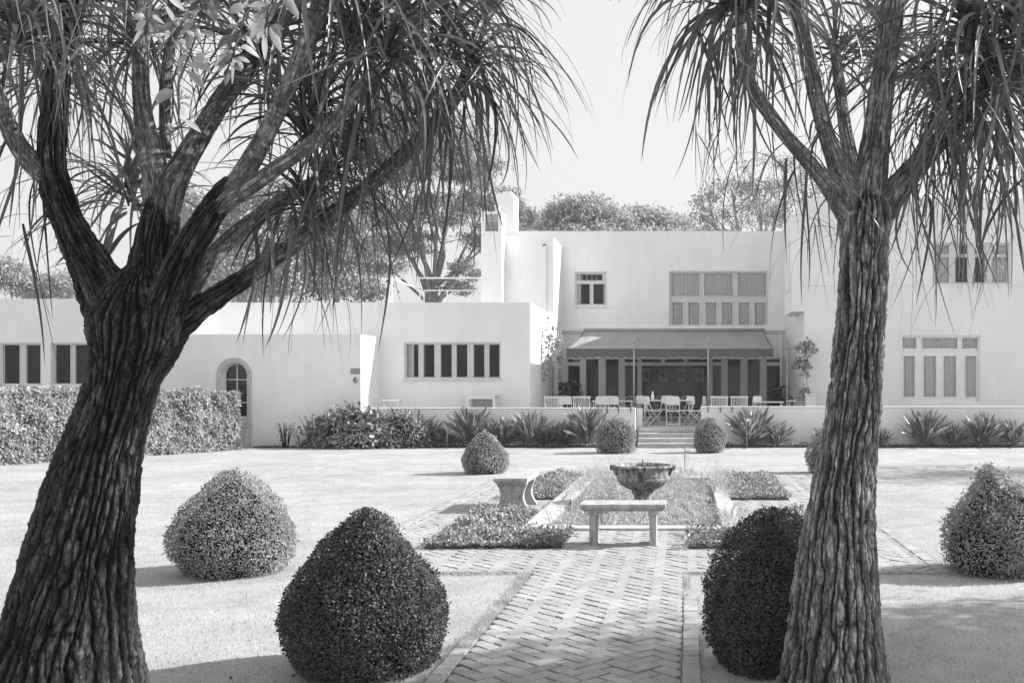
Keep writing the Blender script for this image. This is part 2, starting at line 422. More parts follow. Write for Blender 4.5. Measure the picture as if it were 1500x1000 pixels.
W_ = 0.107; G = 0.0115
bk = MB(); areas = [(-1.38, -0.03, 1.5, 9.0), (-3.35, 2.28, 9.0, 11.57), (-3.35, PX0-.28, 11.57, 18.27), (PX1+.24, 2.28, 11.57, 18.27), (-3.35, 2.28, 18.27, 19.5)]
c45 = math.sqrt(.5)
for x in range(-100, 290):
    for y in range(-180, 230):
        k = (x-y) % 4
        if k == 0: c0 = (x, y, x+2, y+1)
        elif k == 3: c0 = (x, y, x+1, y+2)
        else: continue
        mx_, my_ = (c0[0]+c0[2])/2*W_, (c0[1]+c0[3])/2*W_
        wx, wy = (mx_-my_)*c45-1.5, (mx_+my_)*c45+1
        if not (-3.6 < wx < 2.6 and 1.3 < wy < 27.4): continue
        j = random.gauss(0, 0.0025)
        q = [(c0[0]*W_+G/2+j, c0[1]*W_+G/2), (c0[2]*W_-G/2, c0[1]*W_+G/2+j), (c0[2]*W_-G/2+j, c0[3]*W_-G/2), (c0[0]*W_+G/2, c0[3]*W_-G/2-j)]
        q = [((a-b)*c45-1.5, (a+b)*c45+1) for a, b in q]
        z = 0.018+random.gauss(0, 0.0022)
        for ar in areas:
            if ar[2] > 19 and random.random() < .5: continue
            pq = clip(q, *ar)
            if len(pq) >= 3:
                A = abs(sum(pq[i-1][0]*pq[i][1]-pq[i][0]*pq[i-1][1] for i in range(len(pq))))/2
                if A > 0.0012: brick(bk, pq, z)
def soldier(x0, x1, y0, y1, alongy=True):
    a, b = (y0, y1) if alongy else (x0, x1); st = 0.205
    while a < b-0.03:
        e = min(a+st, b)
        r = (x0, x1, a+G/2, e-G/2) if alongy else (a+G/2, e-G/2, y0, y1)
        r = [v+random.gauss(0, .002) for v in r]
        brick(bk, [(r[0], r[2]), (r[1], r[2]), (r[1], r[3]), (r[0], r[3])], 0.018+random.gauss(0, .002)); a = e
soldier(-1.49, -1.39, 1.5, 6.75); soldier(-0.02, 0.085, 1.5, 8.0)
soldier(-0.02, 0.085, 19.6, 27.2)
soldier(-3.46, -3.36, 9.0, 19.5); soldier(2.29, 2.40, 9.0, 19.5)
tag(bk.build('brick_path', M['brick']), kind='structure')
mo = MB()
mo.quad((-1.385, 1.5, .004), (-.025, 1.5, .004), (-.025, 8.995, .004), (-1.385, 8.995, .004)); mo.quad((-1.493, 1.5, .004), (-1.3855, 1.5, .004), (-1.3855, 6.75, .004), (-1.493, 6.75, .004)); mo.quad((-.0245, 1.5, .004), (.088, 1.5, .004), (.088, 8.0, .004), (-.0245, 8.0, .004))
for a in [(-3.465, 2.405, 8.997, 11.57), (-3.465, PX0-.28, 11.57, 18.27), (PX1+.24, 2.405, 11.57, 18.27), (-3.465, 2.405, 18.27, 19.615)]:
    mo.quad((a[0], a[2], .004), (a[1], a[2], .004), (a[1], a[3], .004), (a[0], a[3], .004))
tag(mo.build('path_bed', M['mortar']), kind='structure')

pool = empty('garden_pool', (-.62, 15, 0), 'sunken rectangular stone edged pool choked with pale water plants around the fountain', 'pool')
k = MB()
k.box(PX0-.27, PX0, PY0-.27, PY1+.27, -.5, .055)
k.build('kerb', M['kerb'], pool, bevel=.012)
k = MB(); k.box(PX1, PX1+.23, PY0-.27, PY1+.27, -.5, .055); k.build('kerb', M['kerb'], pool, bevel=.012)
k = MB(); k.box(PX0+.002, PX1-.002, PY0-.25, PY0, -.5, .045); k.build('kerb', M['kerb'], pool, bevel=.012)
k = MB(); k.box(PX0+.002, PX1-.002, PY1, PY1+.25, -.5, .045); k.build('kerb', M['kerb'], pool, bevel=.012)
k = MB(); k.quad((PX0, PY0, -.45), (PX1, PY0, -.45), (PX1, PY1, -.45), (PX0, PY1, -.45)); k.build('pool_floor', M['soil'], pool)
k = MB(); k.quad((PX0, PY0, -.10), (PX1, PY0, -.10), (PX1, PY1, -.10), (PX0, PY1, -.10)); tag(k.build('water', M['water']), kind='structure')

# ============================================================ THE HOUSE
CX_FAR = -40
house = empty('house', (-2, 33, 0), 'white rendered flat roofed two storey house with stepped wings and square chimneys', 'house')
def hp(mb, name, mats, bevel=0): return mb.build(name, mats, house, bevel=bevel)

def wall(mb, X0, X1, Z0, Z1, Y, holes=(), rev=0.16):
    xs = sorted({X0, X1}|{h[0] for h in holes}|{h[1] for h in holes}); zs = sorted({Z0, Z1}|{h[2] for h in holes}|{h[3] for h in holes})
    for i in range(len(xs)-1):
        for j in range(len(zs)-1):
            cx, cz = (xs[i]+xs[i+1])/2, (zs[j]+zs[j+1])/2
            if any(h[0] < cx < h[1] and h[2] < cz < h[3] for h in holes): continue
            mb.quad((xs[i], Y, zs[j]), (xs[i+1], Y, zs[j]), (xs[i+1], Y, zs[j+1]), (xs[i], Y, zs[j+1]))
    for a, b, c, d in holes:
        mb.quad((a, Y, c), (a, Y, d), (a, Y+rev, d), (a, Y+rev, c)); mb.quad((b, Y, d), (b, Y, c), (b, Y+rev, c), (b, Y+rev, d))
        mb.quad((a, Y, d), (b, Y, d), (b, Y+rev, d), (a, Y+rev, d)); mb.quad((b, Y, c), (a, Y, c), (a, Y+rev, c), (b, Y+rev, c))

def block(name, X0, X1, Y0, Y1, Z0, Z1, holes=(), rev=.16, par=.22):
    mb = MB(); wall(mb, X0, X1, Z0, Z1, Y0, holes, rev)
    mb.quad((X1, Y0, Z0), (X1, Y1, Z0), (X1, Y1, Z1), (X1, Y0, Z1)); mb.quad((X0, Y1, Z0), (X0, Y0, Z0), (X0, Y0, Z1), (X0, Y1, Z1))
    mb.quad((X1, Y1, Z0), (X0, Y1, Z0), (X0, Y1, Z1), (X1, Y1, Z1))
    p = par; zi = Z1-.35                                     # parapet top ring, inner faces, roof
    mb.quad((X0, Y0, Z1), (X1, Y0, Z1), (X1-p, Y0+p, Z1), (X0+p, Y0+p, Z1)); mb.quad((X1, Y0, Z1), (X1, Y1, Z1), (X1-p, Y1-p, Z1), (X1-p, Y0+p, Z1))
    mb.quad((X1, Y1, Z1), (X0, Y1, Z1), (X0+p, Y1-p, Z1), (X1-p, Y1-p, Z1)); mb.quad((X0, Y1, Z1), (X0, Y0, Z1), (X0+p, Y0+p, Z1), (X0+p, Y1-p, Z1))
    a, b, c, d = X0+p, X1-p, Y0+p, Y1-p
    for q in (((a,c),(b,c)), ((b,c),(b,d)), ((b,d),(a,d)), ((a,d),(a,c))):
        mb.quad((*q[0], Z1), (*q[1], Z1), (*q[1], zi), (*q[0], zi))
    mb.quad((a, c, zi), (b, c, zi), (b, d, zi), (a, d, zi))
    return hp(mb, name, M['stucco'])

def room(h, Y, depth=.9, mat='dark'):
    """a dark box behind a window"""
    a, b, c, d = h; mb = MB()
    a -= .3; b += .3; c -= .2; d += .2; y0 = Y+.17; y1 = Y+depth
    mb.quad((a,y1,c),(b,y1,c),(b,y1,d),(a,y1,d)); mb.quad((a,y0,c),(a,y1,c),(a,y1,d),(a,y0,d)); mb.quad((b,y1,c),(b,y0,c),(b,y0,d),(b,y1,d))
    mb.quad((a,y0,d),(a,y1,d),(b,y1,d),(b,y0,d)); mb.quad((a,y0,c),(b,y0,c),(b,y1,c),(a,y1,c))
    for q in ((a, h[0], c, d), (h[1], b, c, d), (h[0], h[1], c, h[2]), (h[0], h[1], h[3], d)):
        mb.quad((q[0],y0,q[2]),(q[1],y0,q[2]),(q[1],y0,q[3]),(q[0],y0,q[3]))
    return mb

def window(h, Y, panes, curtain=(), fr='frame', depth=.9, label=None, sash=.028, outer=True):
    """h: hole (X0,X1,Z0,Z1); panes: list of (X0,X1,Z0,Z1); curtain: list of (X0,X1,Z0,Z1)"""
    yf = Y+.095; mb = MB()
    xs = sorted({h[0], h[1]}|{v for p in panes for v in p[:2]}); zs = sorted({h[2], h[3]}|{v for p in panes for v in p[2:]})
    rects = [(xs[i], xs[i+1], zs[j], zs[j+1]) for i in range(len(xs)-1) for j in range(len(zs)-1)
             if not any(p[0] <= xs[i] and xs[i+1] <= p[1] and p[2] <= zs[j] and zs[j+1] <= p[3] for p in panes)]
    # solid surround face + reveals of the panes
    for a, b, c, d in rects: mb.quad((a,yf,c),(b,yf,c),(b,yf,d),(a,yf,d))
    for a, b, c, d in panes:
        s = .012
        mb.quad((a,yf,c),(a,yf,d),(a+s,yf+.03,d-s),(a+s,yf+.03,c+s)); mb.quad((b,yf,d),(b,yf,c),(b-s,yf+.03,c+s),(b-s,yf+.03,d-s))
        mb.quad((a,yf,d),(b,yf,d),(b-s,yf+.03,d-s),(a+s,yf+.03,d-s)); mb.quad((b,yf,c),(a,yf,c),(a+s,yf+.03,c+s),(b-s,yf+.03,c+s))
    # raised stiles round each pane (sash) so that the joinery has relief
    for a, b, c, d in panes:
        e = sash
        for q in ((a-e, a-.002, c-e, d+e), (b+.002, b+e, c-e, d+e), (a-.002, b+.002, d+.002, d+e), (a-.002, b+.002, c-e, c-.002)):
            mb.box(q[0], q[1], yf-.018, yf+.001, q[2], q[3])
    if outer:
        e = .05
        mb.box(h[0], h[0]+e, yf-.045, yf+.002, h[2], h[3]); mb.box(h[1]-e, h[1], yf-.045, yf+.002, h[2], h[3])
        mb.box(h[0]+e, h[1]-e, yf-.045, yf+.002, h[3]-e, h[3]); mb.box(h[0]+e, h[1]-e, yf-.055, yf+.002, h[2], h[2]+e)
    wdw = hp(mb, 'window', M[fr])
    if label: wdw['label'] = label
    gp = MB()
    for a, b, c, d in panes: gp.quad((a,yf+.028,c),(b,yf+.028,c),(b,yf+.028,d),(a,yf+.028,d))
    gp.build('pane', M['glass'], house).parent = wdw
    if curtain:
        for a, b, c, d in curtain:
            cm = MB()
            n_ = max(8, int((b-a)/.012)); ph = random.random()*6
            pts = []
            for i in range(n_+1):
                x = a+(b-a)*i/n_
                pts.append((x, Y+.17+.022*math.sin(x*62+ph+1.3*math.sin(x*9+ph))+.012*math.sin(x*23)))
            for i in range(n_):
                cm.add([(pts[i][0], pts[i][1], c), (pts[i+1][0], pts[i+1][1], c), (pts[i+1][0], pts[i+1][1], d), (pts[i][0], pts[i][1], d)], [(0,1,2,3)])
            cm.build('curtain', M['curtain'], house).parent = wdw
    if depth:
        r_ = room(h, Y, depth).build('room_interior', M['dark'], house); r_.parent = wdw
    return wdw

def rx(px, Y): return (px-1005)*Y/F
def rz(py, Y): return CH-(py-565)*Y/F
def rect(Y, x0, x1, y0, y1): return (rx(x0, Y), rx(x1, Y), rz(y1, Y), rz(y0, Y))

YA, YC, YB, YV, YE, YF, YR = 28.6, 27.8, 29.6, 34.0, 34.8, 37.3, 31.4
# --- far left wing with window strip
hA = [rect(YA, 1-64, 59-64+(-2), 502, 564), rect(YA, 0, 60, 502, 564), rect(YA, 74, 133, 502, 564)]
hA[0] = rect(YA, -75, -10, 502, 564)
block('west_wing', -40, -14.9, YA, 45, 0, 4.20, hA)
for h, px0 in zip(hA, ((-72, -46, -42, -14), (2.5, 26, 35.5, 57), (78, 100.5, 107.5, 130))):
    window(h, YA, [rect(YA, px0[0], px0[1], 504.5, 562), rect(YA, px0[2], px0[3], 504.5, 562)])
# --- arched door block
mb = MB(); aX0, aX1 = rx(324, YC), rx(362, YC); aT, spr = rz(530.5, YC), None
rad = (aX1-aX0)/2; acx = (aX0+aX1)/2; spr = aT-rad; base_z = .5; rv = .28
N_ = 16; arc = [(acx+rad*math.cos(math.pi*i/N_), spr+rad*math.sin(math.pi*i/N_)) for i in range(N_+1)]   # right to left
X0, X1, Z1 = -14.9, rx(528.6, YC), rz(489.6, YC)
mb.quad((X0,YC,0),(aX0,YC,0),(aX0,YC,Z1),(X0,YC,Z1)); mb.quad((aX1,YC,0),(X1,YC,0),(X1,YC,Z1),(aX1,YC,Z1))
mb.quad((aX0,YC,0),(aX1,YC,0),(aX1,YC,base_z),(aX0,YC,base_z))
for i in range(N_):
    a, b = arc[i], arc[i+1]
    mb.quad((b[0],YC,b[1]),(a[0],YC,a[1]),(a[0],YC,Z1),(b[0],YC,Z1)); mb.add([(a[0],YC,a[1]),(b[0],YC,b[1]),(b[0],YC+rv,b[1]),(a[0],YC+rv,a[1])], [(0,1,2,3)])
mb.quad((aX0,YC,base_z),(aX0,YC,spr),(aX0,YC+rv,spr),(aX0,YC+rv,base_z)); mb.quad((aX1,YC,spr),(aX1,YC,base_z),(aX1,YC+rv,base_z),(aX1,YC+rv,spr))
mb.quad((X1,YC,0),(X1,YB,0),(X1,YB,Z1),(X1,YC,Z1)); mb.quad((X0,YC,0),(X0,YA,0),(X0,YA,Z1),(X0,YC,Z1))
mb.quad((X0,YC,Z1),(X1,YC,Z1),(X1,YC+.2,Z1),(X0,YC+.2,Z1)); mb.quad((X1-.2,YC+.2,Z1),(X1,YC+.2,Z1),(X1,YB,Z1),(X1-.2,YB,Z1))
mb.quad((X0,YC+.2,Z1-.3),(X1-.2,YC+.2,Z1-.3),(X1-.2,YB,Z1-.3),(X0,YB,Z1-.3)); mb.quad((X1-.2,YC+.2,Z1-.3),(X1-.2,YB,Z1-.3),(X1-.2,YB,Z1),(X1-.2,YC+.2,Z1)); mb.quad((X0,YC+.2,Z1-.3),(X1-.2,YC+.2,Z1-.3),(X1-.2,YC+.2,Z1),(X0,YC+.2,Z1))
hp(mb, 'entrance_wing', M['stucco'])
sr = MB(); r2 = rad+.13; N2 = 20
o_ = [(acx+r2*math.cos(math.pi*i/N2), spr+r2*math.sin(math.pi*i/N2)) for i in range(N2+1)]; i_ = [(acx+rad*math.cos(math.pi*i/N2), spr+rad*math.sin(math.pi*i/N2)) for i in range(N2+1)]
o_ = [(acx+r2, base_z)]+o_+[(acx-r2, base_z)]; i_ = [(acx+rad, base_z)]+i_+[(acx-rad, base_z)]
for i in range(len(o_)-1):
    a, b, c, d = o_[i], o_[i+1], i_[i+1], i_[i]
    sr.add([(a[0],YC-.02,a[1]),(b[0],YC-.02,b[1]),(c[0],YC-.02,c[1]),(d[0],YC-.02,d[1]),(a[0],YC+.003,a[1]),(b[0],YC+.003,b[1])], [(0,1,2,3),(0,4,5,1)])
hp(sr, 'door_surround', M['kerb'])
dr = MB(); yd = YC+.2                                             # arched glazed door
fi = [(acx+(rad-.05)*math.cos(math.pi*i/N2), spr+(rad-.05)*math.sin(math.pi*i/N2)) for i in range(N2+1)]; fo = [(acx+rad*math.cos(math.pi*i/N2), spr+rad*math.sin(math.pi*i/N2)) for i in range(N2+1)]
fi = [(acx+rad-.05, base_z)]+fi+[(acx-rad+.05, base_z)]; fo = [(acx+rad, base_z)]+fo+[(acx-rad, base_z)]
for i in range(len(fo)-1): dr.add([(fo[i][0],yd,fo[i][1]),(fo[i+1][0],yd,fo[i+1][1]),(fi[i+1][0],yd,fi[i+1][1]),(fi[i][0],yd,fi[i][1])], [(0,1,2,3)])
dr.box(acx-.014, acx+.014, yd-.02, yd+.01, base_z, aT-.03); dr.box(acx-rad, acx+rad, yd-.018, yd+.008, spr-.13, spr-.105); dr.box(acx-rad, acx+rad, yd-.018, yd+.008, spr-.78, spr-.75)
dr.box(acx-rad+.002, acx+rad-.002, yd-.014, yd+.006, base_z, base_z+.35)
door = hp(dr, 'door', M['frame']); gp = MB(); gp.prism([(x, z) for x, z in fi], yd+.02, yd+.024); gp.build('pane', M['glass'], house).parent = door
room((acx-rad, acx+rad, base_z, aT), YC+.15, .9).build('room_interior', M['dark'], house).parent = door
# --- middle wing with strip window
hB = rect(YB, 592, 733.5, 501, 555)
block('middle_wing', -14.9, rx(776.6, YB), YB, YE, 0, rz(443, YB), [hB])
c2 = lambda v: 380+v/3.3333
bp = [(713, 773), (797, 851), (881, 936), (958, 1012), (1042, 1096), (1118, 1173)]
window(hB, YB, [rect(YB, c2(a), c2(b), 504, 552.5) for a, b in bp], curtain=[rect(YB, c2(712), c2(748), 503, 553), rect(YB, c2(797), c2(803), 503, 553)])
mbs = MB(); mbs.box(hB[0]-.04, hB[1]+.04, YB-.05, YB+.05, hB[2]-.05, hB[2]-.002); hp(mbs, 'window_sill', M['frame'])
# --- tower with louvre, front projection, main block
xV0, xV1 = rx(704.8, YV), rx(734.7, YV); zV = rz(310, YV)
hV = rect(YV, 710.6, 729.7, 313.5, 339)
block('vent_shaft', xV0, xV1, YV, YE, 3.8, zV, [hV], .12, .1)
lv = MB(); lv.box(hV[0]-.0, hV[1], YV+.12, YV+.13, hV[2], hV[3], 1)
for i in range(8):
    z = hV[2]+(i+.25)*(hV[3]-hV[2])/8
    lv.add([(hV[0], YV+.01, z), (hV[1], YV+.01, z), (hV[1], YV+.09, z+.055), (hV[0], YV+.09, z+.055), (hV[0], YV+.01, z-.012), (hV[1], YV+.01, z-.012)], [(0,1,2,3), (4,5,1,0)])
hp(lv, 'louvre', [M['frame'], M['dark']])
mb = MB(); mb.box(rx(723, YV), rx(728, YV), YV+.3, YV+.5, zV, zV+.22); mb.box(rx(721.5, YV), rx(729.5, YV), YV+.27, YV+.53, zV+.22, zV+.27); hp(mb, 'roof_vent', M['stucco'])
block('stair_wing', xV0, rx(810.7, YE), YE, YF, 0, rz(347, YE))
mb = MB(); x = rx(798.5, YE); mb.box(x-.05, x+.05, YE-.06, YE+.002, 3.7, rz(360, YE)); hp(mb, 'downpipe', M['stucco'], bevel=.012)
mb = MB(); q = at(797.5, 360, YE); mb.lathe([(.055, 0), (.055, .03)], (0, 0, 0), 14)
mb.v = [(q.x+a, YE-.012-c, q.z+b) for a, b, c in mb.v]; hp(mb, 'drain_hole', M['dark'])
hF1 = rect(YF, 841.8, 889.5, 398, 448); hF2 = rect(YF, 980, 1125.3, 397, 477.5)
GX0, GX1, GZ0, GZ1 = rx(829, YF), rx(1151, YF), .5, rz(524, YF)
hF3 = (GX0, GX1, GZ0, GZ1)
block('main_block', xV0, 3.73, YF, 46, 0, rz(338.5, YF), [hF1, hF2, hF3], .2)
c7x, c7y = (lambda v: 680+v/4.347), (lambda v: 270+v/4.347)
r7 = lambda a, b, c, d: rect(YF, c7x(a), c7x(b), c7y(c), c7y(d))
window(hF1, YF, [r7(716, 745, 571, 610), r7(750, 776, 571, 610), r7(781, 807, 571, 610), r7(812, 838, 571, 610), r7(843, 880, 571, 610), r7(718, 799, 632, 762), r7(820, 898, 632, 762)],
       curtain=[r7(710, 741, 625, 765), r7(884, 902, 625, 765), r7(714, 742, 568, 612)])
c8x, c8y = (lambda v: 930+v/4.547), (lambda v: 280+v/4.547)
r8 = lambda a, b, c, d: rect(YF, c8x(a), c8x(b), c8y(c), c8y(d))
window(hF2, YF, [r8(243, 432, 546, 696), r8(462, 652, 546, 696), r8(684, 874, 546, 696)]+[r8(a, b, 740, 894) for a, b in ((250, 320), (357, 428), (472, 542), (579, 649), (694, 765), (800, 872))],
       curtain=[r8(232, 884, 536, 700), r8(236, 552, 734, 896), r8(574, 884, 734, 896)])
mbs = MB(); e = .04
for h in (hF1, hF2): mbs = MB(); mbs.box(h[0]-e, h[1]+e, YF-.05, YF+.04, h[2]-.05, h[2]-.002); hp(mbs, 'window_sill', M['stucco'])
mb = MB(); mb.box(rx(812, YF)+.15, 3.70, YF-.09, YF+.002, rz(484.5, YF-.1), rz(479, YF-.1)); hp(mb, 'ledge', M['stucco'])
mb = MB(); mb.tube([(3.55, YF-.07, .5), (3.55, YF-.07, 3.7)], .045, 10); hp(mb, 'downpipe', M['stucco'])
# small slit openings high on the wall
q = at(859, 380, YF); mb = MB(); mb.box(q.x-.012, q.x+.012, YF-.012, YF, q.z-.012, q.z+.012); hp(mb, 'wall_fixing', M['dark_metal'])
# --- ground floor joinery under the awning, with the room behind
yf = YF+.10; T1, T0 = rz(531.5, YF), rz(534.5, YF)
c1 = lambda v: 770+v/5; c3 = lambda v: 980+v/5
def rj(x0, x1, z0, z1): return (rx(x0, YF), rx(x1, YF), z0, z1)
zt1, zt0 = GZ1-.03, rz(530.5, YF); zd1 = rz(535, YF); zb = .62
jp = [rj(c1(308), c1(395), zt0, zt1), rj(c1(308), c1(395), zb+.25, zd1), rj(c1(440), c1(532), zb, zt1-.0), rj(c1(585), c1(680), zb, zt1), rj(c1(725), c1(820), zt0, zt1), rj(c1(725), c1(820), zb, zd1),
      rj(c3(318), c3(384), zt0, zt1), rj(c3(318), c3(384), zb, zd1), rj(c3(430), c3(525), zb, zt1), rj(c3(575), c3(668), zb, zt1), rj(c3(715), c3(828), zt0, zt1), rj(c3(715), c3(828), zb+.25, zd1)]
cxs = [c1(848), c1(990), c1(1018), c1(1160), c3(138), c3(282)]
for i in range(0, 6, 2): jp.append(rj(cxs[i], cxs[i+1], zt0, zt1))
jp.append(rj(c1(848), c3(282), zb-.08, zd1))
wd = window(hF3, YF, jp, fr='frame_dim', depth=0, label='wide run of glazed doors in the shade of the awning')
rm = MB(); a, b, c, d = GX0-.6, GX1-.002, .42, 3.2; y0, y1 = YF+.22, 41.2
rm.quad((a,y1,c),(b,y1,c),(b,y1,d),(a,y1,d)); rm.quad((a,y0,c),(a,y1,c),(a,y1,d),(a,y0,d)); rm.quad((b,y1,c),(b,y0,c),(b,y0,d),(b,y1,d)); rm.quad((a,y0,d),(a,y1,d),(b,y1,d),(b,y0,d)); rm.quad((a,y0,c),(b,y0,c),(b,y1,c),(a,y1,c), 1)
for q in ((a, GX0, c, d), (GX0, GX1-.01, c, .5), (GX0, GX1-.01, GZ1, d)): rm.quad((q[0],y0,q[2]),(q[1],y0,q[2]),(q[1],y0,q[3]),(q[0],y0,q[3]))
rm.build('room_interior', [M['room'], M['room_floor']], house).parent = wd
# pictures hanging inside
for i, (px, lab) in enumerate(((944.5, 'leftmost of the four framed plant prints on the dark wall inside the glass'), (971, 'second from left of the four framed plant prints inside the glass'), (998, 'third from left of the four framed plant prints inside the glass'), (1024.5, 'rightmost of the four framed plant prints on the dark wall inside the glass'))):
    Yp = 41.1; c = at(px, 549.5, Yp); hw, hh = .19, .30
    pf = empty('framed_print', (c.x, Yp, c.z), lab, 'picture', 'framed plant prints inside the house')
    mb = MB(); mb.box(c.x-hw-.03, c.x+hw+.03, Yp-.03, Yp, c.z-hh-.03, c.z+hh+.03); mb.build('frame', M['room_floor'], pf)
    mb = MB(); mb.box(c.x-hw, c.x+hw, Yp-.036, Yp-.028, c.z-hh, c.z+hh); mb.build('print', M['paper'], pf)
    mb = MB(); rr = random.Random(i)
    for k_ in range(9):
        a_ = rr.uniform(-2.2, 2.2); l = rr.uniform(.09, .2); zz = rr.uniform(-.12, .1)
        dx, dz = math.sin(a_)*l, abs(math.cos(a_))*l; nx, nz = -dz*.22, dx*.22
        mb.add([(c.x, Yp-.038, c.z+zz), (c.x+dx/2+nx, Yp-.038, c.z+zz+dz/2+nz), (c.x+dx, Yp-.038, c.z+zz+dz), (c.x+dx/2-nx, Yp-.038, c.z+zz+dz/2-nz)], [(0,1,2,3)])
    mb.box(c.x-.006, c.x+.006, Yp-.039, Yp-.037, c.z-.2, c.z+.15); mb.build('plant_drawing', M['ink'], pf)
# --- right wing
hR1 = rect(YR, 1320.5, 1436, 491, 590); hR2 = rect(YR, 1366, 1480, 355, 416)
zl = rz(417, YR)
mb = MB()
block('east_wing', 3.73, 18, YR, 46, 0, rz(290.5, YR), [(hR1[0], hR1[1], hR1[2], hR1[3]), hR2], .14)
mb.box(3.73, 18, YR-.025, YR+.002, zl-.03, zl); hp(mb, 'string_course', M['stucco'])
c9x, c9y = (lambda v: 1150+v/2.563), (lambda v: 280+v/2.563)
r9 = lambda a, b, c, d: rect(YR, c9x(a), c9x(b), c9y(c), c9y(d))
window(hR1, YR, [r9(442, 496, 550, 590), r9(517, 650, 550, 590), r9(668, 727, 550, 590), r9(447, 490, 618, 772), r9(523, 570, 618, 772), r9(598, 646, 618, 772), r9(680, 721, 618, 772)],
       curtain=[r9(440, 732, 545, 594), r9(444, 494, 610, 778), r9(518, 575, 610, 778), r9(594, 650, 610, 778), r9(676, 725, 610, 778)], fr='frame_dim', label='pair of glazed doors with sidelights, blinds drawn')
window(hR2, YR, [r9(565, 618, 200, 235), r9(655, 688, 200, 235), r9(716, 750, 200, 235), r9(782, 838, 200, 235), r9(565, 618, 246, 342), r9(642, 688, 246, 342), r9(716, 752, 246, 342), r9(782, 836, 246, 342)],
       curtain=[r9(560, 620, 198, 345), r9(780, 840, 198, 345)])
# oriel box on the left face of the right wing
ox0, ox1, oy0, oy1, oz0, oz1 = 3.33, 3.728, YR+.0, 33.6, rz(456, YR), 7.1
oy0 = YR+.003
mb = MB(); mb.box(ox0, ox1, oy0, oy1, oz0, oz1); hp(mb, 'oriel', M['stucco'])
mb = MB(); mb.box(ox0-.012, ox0+.002, 31.95, 32.95, 4.75, 6.35); ow = hp(mb, 'window', M['frame'])
mb = MB(); mb.box(ox0-.02, ox0-.010, 32.02, 32.88, 4.82, 6.28); mb.build('pane', M['curtain'], house).parent = ow
# --- chimney
YK = 38.2; kx0, kx1 = rx(726, YK), rx(752.5, YK)
mb = MB(); mb.box(kx0, kx1, YK, YK+1.1, 7.0, rz(283.5, YK)); mb.box(kx0+.22, kx1-.12, YK+.2, YK+.9, rz(283.5, YK), rz(279, YK)); hp(mb, 'chimney', M['stucco'])
# --- plaque and tap on the entrance wing
q = at(520.5, 543.5, YC); mb = MB(); mb.box(q.x-.13, q.x+.13, YC-.018, YC, q.z-.075, q.z+.075); mb.box(q.x-.105, q.x+.105, YC-.022, YC-.016, q.z-.05, q.z+.05, 1)
pl = mb.build('wall_plaque', [M['plaque'], M['deck']]); tag(pl, 'small rectangular plaque with worn lettering near the corner of the entrance wing', 'plaque')
mb = MB()
for r_, y_ in ((.018, .028), (-.016, .02)):
    x_ = -.085
    while x_ < .08:
        l_ = random.uniform(.012, .03); mb.box(q.x+x_, q.x+x_+l_, YC-.0245, YC-.0215, q.z+r_-.009, q.z+r_+.009); x_ += l_+.012
mb.v = [(a-0, b, c) for a, b, c in mb.v]; lt = mb.build('lettering', M['plaque']); lt.parent = pl
q = at(521, 557, YC); mb = MB(); mb.lathe([(.07, 0), (.07, .02), (.03, .03), (.03, .07)], (0, 0, 0), 14); mb.v = [(q.x+a, YC-c, q.z+b*.9) for a, b, c in mb.v]
mb.tube([(q.x, YC-.06, q.z), (q.x, YC-.08, q.z-.04), (q.x+.04, YC-.09, q.z-.08)], .018, 8); mb.tube([(q.x, YC-.03, q.z+.03), (q.x, YC-.03, q.z+.10)], .03, 8)

tag(mb.build('wall_tap', M['plaque']), 'small dark wall tap with thin pipe below the plaque', 'tap')
# --- entrance steps beside the hedge
es = MB()
for i, (x1, z) in enumerate(((rx(351, YC)+.33, .5), (rx(351, YC)+.22, .38), (rx(351, YC)+.08, .25), (rx(351, YC)-.05, .12))):
    es.box(acx-.9, x1, YC-.35*(i+1), YC-.35*i-.002, 0, z)
tag(es.build('door_steps', M['step'], bevel=.01), 'short flight of grey steps under the arched door', 'steps')
# --- roof terrace railing (stands on the middle wing)
rl = empty('roof_railing', (-8, 31.0, 4.1), 'thin white metal railing round the roof terrace', 'railing')
Yr = 30.6; xa, xb = rx(568.5, Yr), rx(704, Yr); zt, zm = rz(406.5, Yr), rz(423, 32.9)
mb = MB(); mb.box(xa, xa+.045, Yr, Yr+.045, 3.8, zt); mb.box(xa+.09, xa+.125, Yr, Yr+.04, 3.8, zt); mb.build('post', M['white_metal'], rl)
Yb = YE-.3; xc = rx(614, Yb)
mb = MB(); mb.box(xa-.03, xb, Yr-.002, Yr+.03, zt-.035, zt+.01); mb.build('top_rail', M['white_metal'], rl)
mb = MB(); mb.tube([(xa+.06, Yr+.05, zt-.02), (xa+.06, Yb, zt-.02)], .022, 6); mb.build('side_rail', M['white_metal'], rl)
mb = MB(); mb.box(xa+.04, xb, Yb, Yb+.03, zt-.04, zt-.005); mb.build('back_rail', M['white_metal'], rl)
for px in (615, 621, 655):
    mb = MB(); x = rx(px, Yb); mb.box(x-.02, x+.02, Yb+.002, Yb+.04, 3.8, zt-.042); mb.build('post', M['white_metal'], rl)

